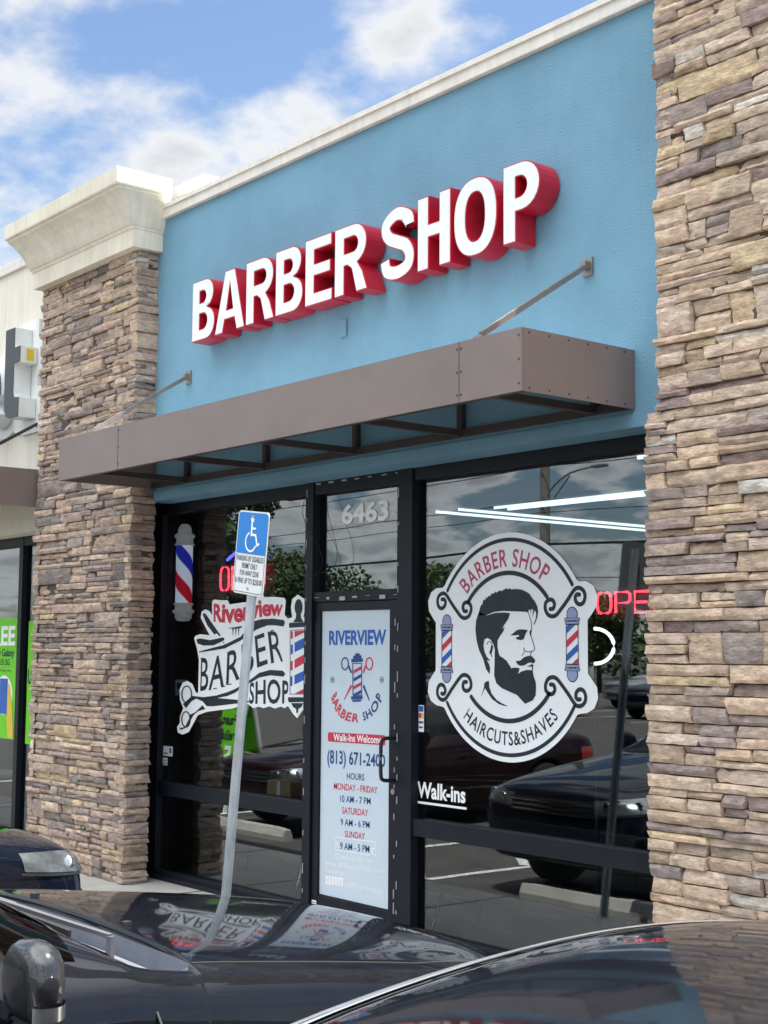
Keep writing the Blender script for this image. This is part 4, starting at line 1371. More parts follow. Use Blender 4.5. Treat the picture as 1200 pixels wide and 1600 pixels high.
# small stickers
def sticker(x0, x1, z0, z1, label, bits, y=DY):
    o = thing('window_sticker', label, 'sticker', ((x0 + x1) / 2, y, z0))
    MB().box(x0, x1, y - .001, y + .001, z0, z1).build('sheet', M['ink_white'], o)
    for (m_, a0, a1, c0, c1) in bits:
        MB().box(x0 + (x1 - x0) * a0, x0 + (x1 - x0) * a1, y - .0025, y - .0015, z0 + (z1 - z0) * c0, z0 + (z1 - z0) * c1).build('print', M[m_], o)
    return o
sticker(-10.075, -9.935, 1.105, 1.182, 'small white sticker with blue dot low on the left pane', [('ink_blue', .70, .92, .30, .85), ('ink_navy', .08, .5, .2, .32)])
sticker(-10.078, -10.01, 1.03, 1.09, 'tiny white square sticker beneath the blue dotted one', [('ink_maroon', .1, .9, .2, .3), ('ink_maroon', .1, .9, .6, .68)])
sticker(-6.915, -6.865, 1.445, 1.612, 'narrow card payment sticker at the left edge of the right pane', [('ink_blue', .08, .92, .76, .97), ('ink_red', .08, .48, .52, .70), ('yellow', .5, .92, .52, .70), ('ink_navy', .1, .9, .32, .40), ('ink_navy', .1, .8, .14, .20)])
sticker(-8.06 + .08, -7.93, .238, .262, 'tiny white label at the bottom corner of the door', [('ink', .1, .9, .35, .6)], y=.2035)

# ------------------------------------------------------------------ things inside the shop
def tube_word(word_strokes, m, name, parent, r=.008):
    t_ = MB()
    for s_ in word_strokes: t_.tube(s_, r, 8)
    return t_.build(name, M[m], parent, smooth=True)
def neon_letters(s, x, z, w, h, gap, y):
    out = []
    for ch_ in s:
        P = lambda u, v: (x + u * w, y, z + v * h)
        if ch_ == 'O': out.append([P(.5 + .48 * math.copysign(abs(math.cos(t_)) ** .55, math.cos(t_)), .5 + .5 * math.copysign(abs(math.sin(t_)) ** .55, math.sin(t_))) for t_ in [2 * math.pi * i / 24 for i in range(25)]])
        if ch_ == 'P': out.append([P(0, 0), P(0, 1), P(.8, 1), P(.98, .9), P(.98, .58), P(.8, .48), P(.04, .48)])
        if ch_ == 'E': out.append([P(.95, 1), P(0, 1), P(0, .0), P(.95, .0)]); out.append([P(0, .5), P(.8, .5)])
        if ch_ == 'N': out.append([P(0, 0), P(0, 1), P(.95, 0), P(.95, 1)])
        x += w + gap
    return out
nr = thing('neon_sign', 'red neon OPEN sign behind the right pane beside the stone pillar', 'neon sign', (-5.2, .45, 2.1), 'neon open signs')
tube_word(neon_letters('OPEN', -5.58, 2.175, .108, .118, .034, .45), 'neon_red', 'neon_tube', nr, .0075)
MB().box(-5.62, -4.80, .475, .480, 2.13, 2.33).build('back_panel', M['black_plastic'], nr)
nl = thing('neon_sign', 'red neon OPEN sign with blue arc behind the left pane near the tree reflection', 'neon sign', (-9.3, .45, 2.4), 'neon open signs')
tube_word(neon_letters('OPEN', -9.595, 2.42, .125, .185, .045, .45), 'neon_red', 'neon_tube', nl, .008)
tube_word([[(x_, .45, 2.66 + .075 * math.sin(math.pi * (x_ + 9.50) / .50)) for x_ in [-9.50 + .5 * i / 14 for i in range(15)]]], 'neon_blue', 'neon_arc', nl, .012)
MB().box(-9.66, -8.86, .475, .480, 2.36, 2.76).build('back_panel', M['black_plastic'], nl)
rl = thing('ring_light', 'glowing white half ring lamp in the shop under the right neon sign', 'ring light', (-5.6, .45, 1.3))
MB().tube([(-5.60 + .145 * math.sin(t_), .45, 1.988 + .10 * math.cos(t_)) for t_ in [math.pi * i / 16 for i in range(17)]], .010, 8).build('ring_tube', M['neon_white'], rl, smooth=True)
MB().tube([(-5.60, .46, .153), (-5.60, .46, 1.88)], .012, 8).build('stand', M['black_plastic'], rl)

bp = thing('barber_pole', 'lit red white and blue barber pole on the left inside jamb', 'barber pole', (-10.05, .40, 2.19))
bx_, by_ = -10.045, .385
def lathe(prof_, cx_, cy_, n=20):
    m_ = MB(); vs_, fs_ = [], []
    for (r_, z_) in prof_:
        for k_ in range(n):
            t_ = 2 * math.pi * k_ / n
            vs_.append((cx_ + r_ * math.cos(t_), cy_ + r_ * math.sin(t_), z_))
    for i_ in range(len(prof_) - 1):
        for k_ in range(n):
            fs_.append((i_ * n + k_, i_ * n + (k_ + 1) % n, (i_ + 1) * n + (k_ + 1) % n, (i_ + 1) * n + k_))
    return m_.add(vs_, fs_)
def stripe_mat():
    m = bpy.data.materials.new('barber_stripes'); m.use_nodes = True
    t = m.node_tree; b = t.nodes['Principled BSDF']
    geo = nd(t, 'ShaderNodeTexCoord'); sp = nd(t, 'ShaderNodeSeparateXYZ')
    t.links.new(geo.outputs['Object'], sp.inputs[0])
    at = nd(t, 'ShaderNodeMath', operation='ARCTAN2')
    t.links.new(sp.outputs['Y'], at.inputs[0]); t.links.new(sp.outputs['X'], at.inputs[1])
    d = nd(t, 'ShaderNodeMath', operation='MULTIPLY'); d.inputs[1].default_value = 1 / (2 * math.pi)
    t.links.new(at.outputs[0], d.inputs[0])
    zz = nd(t, 'ShaderNodeMath', operation='MULTIPLY_ADD'); zz.inputs[1].default_value = 1.9
    t.links.new(sp.outputs['Z'], zz.inputs[0]); t.links.new(d.outputs[0], zz.inputs[2])
    fr_ = nd(t, 'ShaderNodeMath', operation='FRACT'); t.links.new(zz.outputs[0], fr_.inputs[0])
    cr = nd(t, 'ShaderNodeValToRGB'); cr.color_ramp.interpolation = 'CONSTANT'
    e = cr.color_ramp.elements
    e[0].position = 0; e[0].color = (.75, .78, .9, 1)
    e[1].position = .25; e[1].color = (.5, .01, .03, 1)
    for p_, c_ in ((.5, (.75, .78, .9, 1)), (.75, (.02, .03, .42, 1))):
        x_ = e.new(p_); x_.color = c_
    t.links.new(fr_.outputs[0], cr.inputs[0])
    t.links.new(cr.outputs[0], b.inputs['Base Color']); t.links.new(cr.outputs[0], b.inputs['Emission Color'])
    b.inputs['Emission Strength'].default_value = .28
    return m
cyl = lathe([(.068, 2.33), (.068, 2.80)], bx_, by_).build('striped_cylinder', stripe_mat(), bp, smooth=True)
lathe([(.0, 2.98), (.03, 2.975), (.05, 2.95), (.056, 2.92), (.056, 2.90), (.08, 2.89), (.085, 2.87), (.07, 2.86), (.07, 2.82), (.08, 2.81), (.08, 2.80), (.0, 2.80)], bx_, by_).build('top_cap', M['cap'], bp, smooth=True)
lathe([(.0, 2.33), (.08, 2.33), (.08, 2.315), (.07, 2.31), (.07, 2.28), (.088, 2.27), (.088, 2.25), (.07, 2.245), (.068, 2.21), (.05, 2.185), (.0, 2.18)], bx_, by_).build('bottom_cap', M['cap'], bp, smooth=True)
MB().box(-10.58, bx_ - .05, .37, .40, 2.27, 2.30).box(-10.58, bx_ - .05, .37, .40, 2.83, 2.86).build('wall_bracket', M['chrome'], bp)

def troffer(x0, x1, y0, y1, label, n=2):
    o = thing('ceiling_light', label, 'ceiling light', ((x0 + x1) / 2, (y0 + y1) / 2, 3.13), 'shop ceiling lights')
    t_ = MB()
    if x1 - x0 > y1 - y0:
        for i in range(n):
            yy = y0 + (y1 - y0) * (i + .5) / n
            t_.box(x0, x1, yy - .009, yy + .009, 3.085, 3.105)
    else:
        for i in range(n):
            xx = x0 + (x1 - x0) * (i + .5) / n
            t_.box(xx - .009, xx + .009, y0, y1, 3.085, 3.105)
    t_.build('tube', M['troffer'], o)
    MB().box(x0 - .03, x1 + .03, y0 - .03, y1 + .03, 3.108, 3.138).build('housing', M['iwall'], o)
troffer(-8.9, -8.35, 2.0, 4.6, 'ceiling light running back over the barber chairs, farther one')
troffer(-8.2, -5.9, 2.05, 2.35, 'ceiling light running along the front over the right window', 2)
troffer(-5.5, -3.9, .60, .85, 'ceiling light nearest the top corner of the right window', 1)

th = thing('alarm_panel', 'white alarm panel on the dark wall behind the left pane', 'alarm panel', (-10.2, .5, 1.58))
MB().box(-10.075, -9.93, .34, .37, 1.585, 1.71).build('housing', M['white_face'], th, bevel=.004)
MB().box(-10.04, -9.965, .336, .3395, 1.635, 1.685).build('screen', M['ink'], th)
cb = thing('cardboard_box', 'small tan cardboard box standing behind the left window rail', 'box', (-8.74, .5, .88))
MB().box(-8.90, -8.60, .45, .62, .885, .990).build('carton', M['card'], cb, bevel=.003)
MB().box(-8.77, -8.73, .4485, .4498, .886, .989).build('tape', M['coping'], cb)
MB().box(-9.3, -8.4, .42, .68, .80, .884).build('window_shelf', M['frame'], shop)

def bench(x0, x1, label):
    o = thing('bench', label, 'bench', ((x0 + x1) / 2, .75, .152), 'waiting benches')
    MB().box(x0, x1, .50, 1.0, .40, .47).build('seat', M['vinyl_seat'], o, bevel=.02)
    MB().box(x0, x1, 1.0, 1.08, .50, .85).build('backrest', M['vinyl_seat'], o, bevel=.02)
    for x_ in (x0 + .12, x1 - .12):
        MB().tube([(x_ - .06, .56, .153), (x_, .60, .40)], .013, 8).tube([(x_ - .06, .98, .153), (x_, .93, .40)], .013, 8).build('leg', M['chrome'], o)
bench(-7.2, -5.4, 'dark vinyl waiting bench with chrome legs behind the right window')
bench(-10.0, -8.5, 'dark vinyl waiting bench with chrome legs behind the left window')

# ------------------------------------------------------------------ parking signs
def parking_sign(x, y, lean, label, group='disabled parking signs'):
    o = thing('parking_sign', label, 'parking sign', (x, y, .15), group)
    H = 2.13
    ch_ = MB()
    # U-channel post (hat section)
    sec = [(-.036, -.004), (-.022, -.004), (-.014, -.030), (.014, -.030), (.022, -.004), (.036, -.004), (.036, .0), (.019, .0), (.011, -.026), (-.011, -.026), (-.019, .0), (-.036, .0)]
    for z_ in (0, .8, 1.6, H + .42): pass
    zs = [0.0, H + .40]
    vs_ = [(x + a_, y + b_ + .03, .15 + z_) for z_ in zs for a_, b_ in sec]
    n_ = len(sec)
    ch_.add(vs_, [(i, (i + 1) % n_, n_ + (i + 1) % n_, n_ + i) for i in range(n_)] + [tuple(range(n_))[::-1], tuple(n_ + i for i in range(n_))])
    ch_.build('post', M['galv'], o)
    w_, h_, r_ = .3048, .4572, .030
    zb = .15 + 2.12
    def rr(i, yy):
        x0_, x1_, z0_, z1_ = x - w_ / 2 + i, x + w_ / 2 - i, zb + i, zb + h_ - i
        q = max(r_ - i, .004)
        return arcp(x1_ - q, z1_ - q, q, q, 0, 90, 6) + arcp(x0_ + q, z1_ - q, q, q, 90, 180, 6) + arcp(x0_ + q, z0_ + q, q, q, 180, 270, 6) + arcp(x1_ - q, z0_ + q, q, q, 270, 360, 6)
    vs_, fs_ = letter_solid([rr(0, 0)], 0, 0, y - .0075, y - .0055)
    mesh_obj('plate', vs_, fs_, M['white_face'], o)
    vs_, fs_ = letter_solid([rr(.0, 0)], 0, 0, y - .0052, y - .0035)
    mesh_obj('plate_back', vs_, fs_, M['sign_back'], o)
    yy = y - .0090
    zs_ = zb + h_ * .485
    b_ = MB()
    i_ = .008
    x0_, x1_, z1_ = x - w_ / 2 + i_, x + w_ / 2 - i_, zb + h_ - i_
    q = r_ - i_
    flat(b_, [arcp(x1_ - q, z1_ - q, q, q, 0, 90, 6) + arcp(x0_ + q, z1_ - q, q, q, 90, 180, 6) + [(x0_, zs_), (x1_, zs_)]], yy)
    b_.build('blue_field', M['hc_blue'], o)
    s_ = MB()
    T = lambda u, v: (x + u, zs_ + v)
    flat(s_, [[T(-.005 + .016 * math.cos(t_), .190 + .016 * math.sin(t_)) for t_ in [2 * math.pi * i / 14 for i in range(14)]]], yy - .0010)
    flat(s_, [stroke([T(-.008, .168), T(-.006, .105)], .015)], yy - .0011)
    flat(s_, [stroke([T(-.006, .142), T(.030, .142)], .011)], yy - .0014)
    flat(s_, [stroke([T(-.006, .108), T(.038, .106), T(.058, .052), T(.074, .060)], .013)], yy - .0017)
    flat(s_, [stroke([T(-.004 + .052 * math.cos(R(a_)), .068 + .052 * math.sin(R(a_))) for a_ in range(118, 345, 12)], .011)], yy - .0020)
    s_.build('wheelchair_symbol', M['ink_white'], o)
    k_ = MB()
    for (t_, wd_, zt) in (('PARKING BY DISABLED', .132, .185), ('PERMIT ONLY', .075, .145), ('TOW AWAY ZONE', .095, .105), ('& FINE UP TO $250.00', .132, .063)):
        text_on(k_, t_, [(x - wd_, zb + zt - .004), (x + wd_, zb + zt - .004)], [(x - wd_, zb + zt + .026), (x + wd_, zb + zt + .026)], yy, bold=.003)
    inn = rr(.010, 0); inn2 = rr(.014, 0)
    lo = lambda lp: [p for p in lp if p[1] < zb + .1]
    flat(k_, [stroke([(x - w_ / 2 + .011, zs_ - .004)] + lo(rr(.011, 0)) + [(x + w_ / 2 - .011, zs_ - .004)], .003, caps=False)], yy - .0004)
    k_.build('black_writing', M['ink'], o)
    bo_ = MB()
    for z_ in (zb + .035, zb + h_ - .03):
        bo_.tube([(x, y - .0095, z_), (x, y - .014, z_)], .008, 8)
    bo_.build('bolts', M['galv'], o)
    o.rotation_euler = (0, R(lean), 0)
    return o
parking_sign(-6.775, -1.33, 7.2, 'leaning disabled parking sign on a galvanized post before the blue shop')
parking_sign(-11.98, -1.28, 1.0, 'upright disabled parking sign farther left, mirrored in the left pane')

# green sandwich board, text towards the shops
sb = thing('sandwich_board', 'green sandwich board in a white frame, mirrored in the left pane', 'sandwich board', (-15.0, -3.6, 0))
for s_ in (1, -1):
    yb_, yt_ = -3.6 + s_ * .30, -3.6 + s_ * .05
    p_ = MB()
    q = [(-15.36, yb_, .12), (-14.64, yb_, .12), (-14.64, yt_, 1.28), (-15.36, yt_, 1.28)]
    p_.add(q + [(a_[0], a_[1] - s_ * .012, a_[2]) for a_ in q], [(0, 1, 2, 3), (7, 6, 5, 4), (0, 4, 5, 1), (1, 5, 6, 2), (2, 6, 7, 3), (3, 7, 4, 0)])
    p_.build('panel', M['ink_green'], sb)
    f_ = MB()
    for xx in (-15.38, -14.62): f_.bar((xx, -3.6 + s_ * .33, 0), (xx, -3.6 + s_ * .04, 1.34), .04, .04)
    f_.bar((-15.36, yt_, 1.31), (-14.64, yt_, 1.31), .05, .05)
    f_.build('frame', M['white_face'], sb)
def tb(mbx, s, x0_, x1_, v0, v1, bold):
    u, v, fs_ = text_geo(s, bold)
    vs_ = []
    for a_, b_ in zip(u, v):
        f_ = v0 + (v1 - v0) * b_ / v.max()
        xx = x0_ + (x1_ - x0_) * a_
        vs_.append((xx, -3.6 + .30 + (.05 - .30) * f_ + .006, .12 + 1.16 * f_))
    mbx.add(vs_, fs_)
a = MB(); tb(a, 'Fast,', -14.72, -15.12, .80, .90, .02); tb(a, 'reliable', -14.70, -15.28, .64, .74, .02); tb(a, 'on us', -14.72, -15.1, .22, .30, .02)
a.build('black_writing', M['ink'], sb)
a = MB(); tb(a, '5G', -14.74, -15.2, .36, .58, .03); a.build('white_writing', M['ink_white'], sb)

# ------------------------------------------------------------------ cars
REG = ['body', 'hood', 'windshield', 'window', 'roof', 'rear_window', 'pit']


def car_mesh(st, regions, wheels, wr, arch=True):
    """st: stations (y, [(x,z)*8]) from nose to tail, half profile from the bottom centre to the top centre"""
    bm = bmesh.new()
    rows = []
    for (y, pr_) in st:
        right = [bm.verts.new((p[0], y, p[1])) for p in pr_]
        left = [bm.verts.new((-p[0], y, p[1])) for p in pr_[1:-1]]
        ring = right + left[::-1]
        rows.append(ring)
    n = len(rows[0]); m = len(st[0][1])
    for i in range(len(rows) - 1):
        for j in range(n):
            f = bm.faces.new((rows[i][j], rows[i][(j + 1) % n], rows[i + 1][(j + 1) % n], rows[i + 1][j]))
            jj = j if j < m - 1 else n - 1 - j
            f.material_index = regions(i, jj)
            f.smooth = True
    bm.faces.new(rows[0][::-1]); bm.faces.new(rows[-1])
    bmesh.ops.recalc_face_normals(bm, faces=bm.faces)
    me = bpy.data.meshes.new('tmp'); bm.to_mesh(me); bm.free()
    for _ in REG: me.materials.append(None)
    for i, r_ in enumerate(REG): me.materials[i] = M['black_car']
    o = bpy.data.objects.new('tmp', me); col.objects.link(o)
    md = o.modifiers.new('s', 'SUBSURF'); md.levels = 2
    cut = []
    if arch:
        for (wx, wy) in wheels:
            c = MB().tube([(wx - .16, wy, wr), (wx + .26, wy, wr)] if wx > 0 else [(wx + .16, wy, wr), (wx - .26, wy, wr)], wr + .055, 28)
            co = c.build('tmpc', M['rubber'])
            b = o.modifiers.new('b', 'BOOLEAN'); b.operation = 'DIFFERENCE'; b.object = co; b.solver = 'EXACT'
            cut.append(co)
    dg = DG(); dg.update()
    res = bpy.data.meshes.new_from_object(o.evaluated_get(dg))
    bpy.data.objects.remove(o)
    for c in cut: bpy.data.objects.remove(c)
    return res


def split_regions(me, parent, mats):
    out = {}
    vs = [tuple(v.co) for v in me.vertices]
    for i, nm in enumerate(REG):
        fs = [tuple(p.vertices) for p in me.polygons if min(p.material_index, len(REG) - 1) == i]
        if not fs: continue
        used = sorted({v for f in fs for v in f})
        ix = {v: k for k, v in enumerate(used)}
        o = mesh_obj('body' if nm == 'pit' else nm, [vs[v] for v in used], [tuple(ix[v] for v in f) for f in fs], mats.get(nm, mats['body']), parent, smooth=True, offset=False)
        if hasattr(o.data, 'set_sharp_from_angle'): o.data.set_sharp_from_angle(angle=R(50))
        if nm == 'pit': o.name = 'cowl_well'
        out[nm] = o
    return out


def make_wheel(parent, x, y, r, spokes=5):
    s = 1 if x > 0 else -1
    w = MB()
    prof_ = [(r * .66, -.10), (r * .93, -.105), (r, -.08), (r, .08), (r * .93, .105), (r * .66, .10)]
    n = 28; vs, fs = [], []
    for (rr_, xx) in prof_:
        for k in range(n):
            t = 2 * math.pi * k / n
            vs.append((x + xx * s, y + rr_ * math.cos(t), r + rr_ * math.sin(t)))
    for i in range(len(prof_) - 1):
        for k in range(n):
            fs.append((i * n + k, i * n + (k + 1) % n, (i + 1) * n + (k + 1) % n, (i + 1) * n + k))
    w.add(vs, fs)
    wo = mesh_obj('wheel', w.v, w.f, M['rubber'], parent, smooth=True, offset=False)
    rm = MB()
    for k in range(spokes):
        t = 2 * math.pi * k / spokes + .3
        for dt in (-.13, .13):
            rm.bar((x + .085 * s, y + r * .12 * math.cos(t), r + r * .12 * math.sin(t)), (x + .080 * s, y + r * .66 * math.cos(t + dt), r + r * .66 * math.sin(t + dt)), .022, .035)
    rm.tube([(x + .05 * s, y, r), (x + .095 * s, y, r)], r * .17, 14)
    ring = []
    for k in range(25):
        t = 2 * math.pi * k / 24
        ring.append((x + .088 * s, y + r * .67 * math.cos(t), r + r * .67 * math.sin(t)))
    rm.tube(ring, .014, 6, cap=False)
    mesh_obj('rim', rm.v, rm.f, M['rim'], wo, offset=False)
    hb_ = MB().tube([(x + .0 * s, y, r), (x + .03 * s, y, r)], r * .65, 20)
    mesh_obj('brake_disc', hb_.v, hb_.f, M['rubber'], wo, offset=False)
    return wo


def P8(zb, a, b, c, d, e, f, zt):
    """profile: bottom centre, sill, widest, shoulder, p4, p5, p6, top centre"""
    return [(0, zb), (a[0] - .03, zb), a, b, c, d, e, f, (0, zt)]


def stations(kind, L=4.6):
    S_ = []
    if kind == 'suv':
        S_ = [(0.00, P8(.36, (.60, .40), (.70, .55), (.69, .70), (.62, .79), (.45, .83), (.25, .85), .855)),
              (-.06, P8(.30, (.76, .34), (.83, .55), (.82, .72), (.73, .845), (.56, .885), (.3, .905), .91)),
              (-.30, P8(.26, (.86, .30), (.92, .56), (.91, .78), (.775, .910), (.6, .942), (.3, .962), .968)),
              (-.85, P8(.25, (.88, .28), (.935, .58), (.92, .86), (.785, .985), (.6, 1.010), (.3, 1.028), 1.034)),
              (-1.38, P8(.25, (.89, .27), (.945, .60), (.93, .92), (.792, 1.052), (.62, 1.068), (.3, 1.082), 1.086)),
              (-1.44, P8(.25, (.89, .27), (.945, .60), (.93, .925), (.795, 1.056), (.62, 1.071), (.3, 1.085), 1.089)),
              (-1.450, P8(.25, (.89, .27), (.945, .60), (.93, .925), (.796, 1.056), (.62, 1.071), (.3, 1.085), 1.089)),
              (-1.453, P8(.25, (.89, .27), (.945, .60), (.93, .93), (.800, 1.058), (.72, .955), (.3, .96), .96)),
              (-1.47, P8(.25, (.89, .27), (.945, .60), (.93, .93), (.800, 1.058), (.72, .950), (.3, .955), .955)),
              (-1.62, P8(.25, (.89, .27), (.95, .62), (.935, .95), (.805, 1.085), (.73, .985), (.36, 1.00), 1.00)),
              (-1.66, P8(.25, (.89, .27), (.95, .62), (.935, .955), (.808, 1.09), (.735, 1.07), (.40, 1.085), 1.09)),
              (-1.70, P8(.25, (.89, .27), (.95, .62), (.935, .96), (.808, 1.10), (.735, 1.105), (.40, 1.12), 1.125)),
              (-2.45, P8(.25, (.89, .27), (.95, .63), (.935, .98), (.81, 1.12), (.60, 1.53), (.34, 1.59), 1.60)),
              (-2.70, P8(.25, (.89, .27), (.95, .63), (.935, .98), (.81, 1.12), (.59, 1.60), (.33, 1.66), 1.67)),
              (-3.50, P8(.25, (.89, .27), (.95, .63), (.935, .99), (.81, 1.14), (.58, 1.64), (.33, 1.70), 1.71)),
              (-4.10, P8(.25, (.89, .27), (.94, .63), (.925, .99), (.80, 1.15), (.56, 1.60), (.32, 1.66), 1.67)),
              (-4.32, P8(.27, (.87, .30), (.92, .63), (.91, .98), (.79, 1.14), (.54, 1.54), (.30, 1.59), 1.60)),
              (-4.62, P8(.32, (.82, .36), (.88, .62), (.87, .93), (.76, 1.08), (.56, 1.12), (.28, 1.13), 1.13)),
              (-4.68, P8(.38, (.72, .42), (.80, .62), (.79, .85), (.70, .98), (.5, 1.00), (.25, 1.01), 1.01))]
        for k_, (y_, pr_) in enumerate(S_):
            if 1 <= k_ <= 17:
                dz_ = .03 if k_ == 1 else .072
                pr_[4] = (pr_[4][0] - .010, pr_[4][1] + dz_)
                pr_[3] = (pr_[3][0], pr_[3][1] + dz_ + .02)
        reg = {'hood': range(1, 6), 'pit': range(6, 10), 'ws': range(11, 12), 'cab': range(12, 16), 'rw': range(16, 17), 'roof': range(12, 16)}
    else:
        S_ = [(0.00, P8(.34, (.58, .38), (.68, .50), (.67, .62), (.60, .68), (.45, .70), (.25, .715), .72)),
              (-.06, P8(.26, (.74, .30), (.81, .50), (.80, .64), (.72, .73), (.56, .755), (.3, .77), .775)),
              (-.35, P8(.22, (.84, .26), (.90, .50), (.88, .70), (.76, .80), (.6, .825), (.3, .84), .845)),
              (-.80, P8(.20, (.86, .24), (.915, .52), (.90, .77), (.78, .865), (.6, .885), (.3, .90), .905)),
              (-1.20, P8(.20, (.87, .23), (.92, .54), (.905, .82), (.785, .915), (.62, .93), (.3, .94), .945)),
              (-1.24, P8(.20, (.87, .23), (.92, .54), (.905, .825), (.785, .92), (.62, .932), (.3, .942), .947)),
              (-1.26, P8(.20, (.87, .23), (.92, .54), (.905, .83), (.785, .925), (.66, .90), (.3, .905), .905)),
              (-1.36, P8(.20, (.87, .23), (.92, .55), (.905, .835), (.79, .93), (.68, .91), (.33, .915), .915)),
              (-1.39, P8(.20, (.87, .23), (.92, .55), (.905, .84), (.79, .94), (.68, .95), (.36, .955), .955)),
              (-1.44, P8(.20, (.87, .23), (.92, .55), (.905, .84), (.79, .945), (.67, .975), (.36, .985), .985)),
              (-2.10, P8(.20, (.87, .23), (.92, .56), (.905, .85), (.79, .96), (.57, 1.32), (.34, 1.37), 1.38)),
              (-2.35, P8(.20, (.87, .23), (.92, .56), (.905, .86), (.79, .97), (.56, 1.39), (.33, 1.43), 1.44)),
              (-2.95, P8(.20, (.87, .23), (.92, .56), (.905, .87), (.79, .98), (.55, 1.40), (.33, 1.44), 1.45)),
              (-3.35, P8(.20, (.87, .23), (.92, .56), (.90, .88), (.78, .99), (.54, 1.34), (.32, 1.38), 1.39)),
              (-3.60, P8(.20, (.86, .24), (.915, .56), (.90, .89), (.78, 1.00), (.54, 1.25), (.31, 1.29), 1.30)),
              (-4.15, P8(.22, (.85, .26), (.90, .56), (.89, .89), (.77, .985), (.58, 1.01), (.30, 1.02), 1.02)),
              (-4.55, P8(.26, (.82, .30), (.87, .56), (.86, .86), (.75, .96), (.56, .98), (.28, .99), .99)),
              (-4.68, P8(.34, (.70, .38), (.78, .56), (.77, .78), (.68, .88), (.5, .89), (.25, .90), .90))]
        reg = {'hood': range(1, 5), 'pit': range(6, 8), 'ws': range(9, 10), 'cab': range(10, 14), 'rw': range(14, 15), 'roof': range(10, 14)}

    def regions(i, j):
        # j: 0 bottom,1 sill,2 ,3 side upper,4 shoulder(p3-p4... ),5 window band,6,7 top
        if i in reg['hood'] and j >= 5: return 1
        if i in reg['pit'] and j >= 5: return 6
        if i in reg['ws']: return 2 if j >= 6 else (3 if j == 5 else 0)
        if i in reg['cab']:
            if j == 5: return 3
            if j >= 6: return 4
        if i in reg['rw']: return 5 if j >= 6 else 0
        return 0
    return S_, regions


_carcache = {}


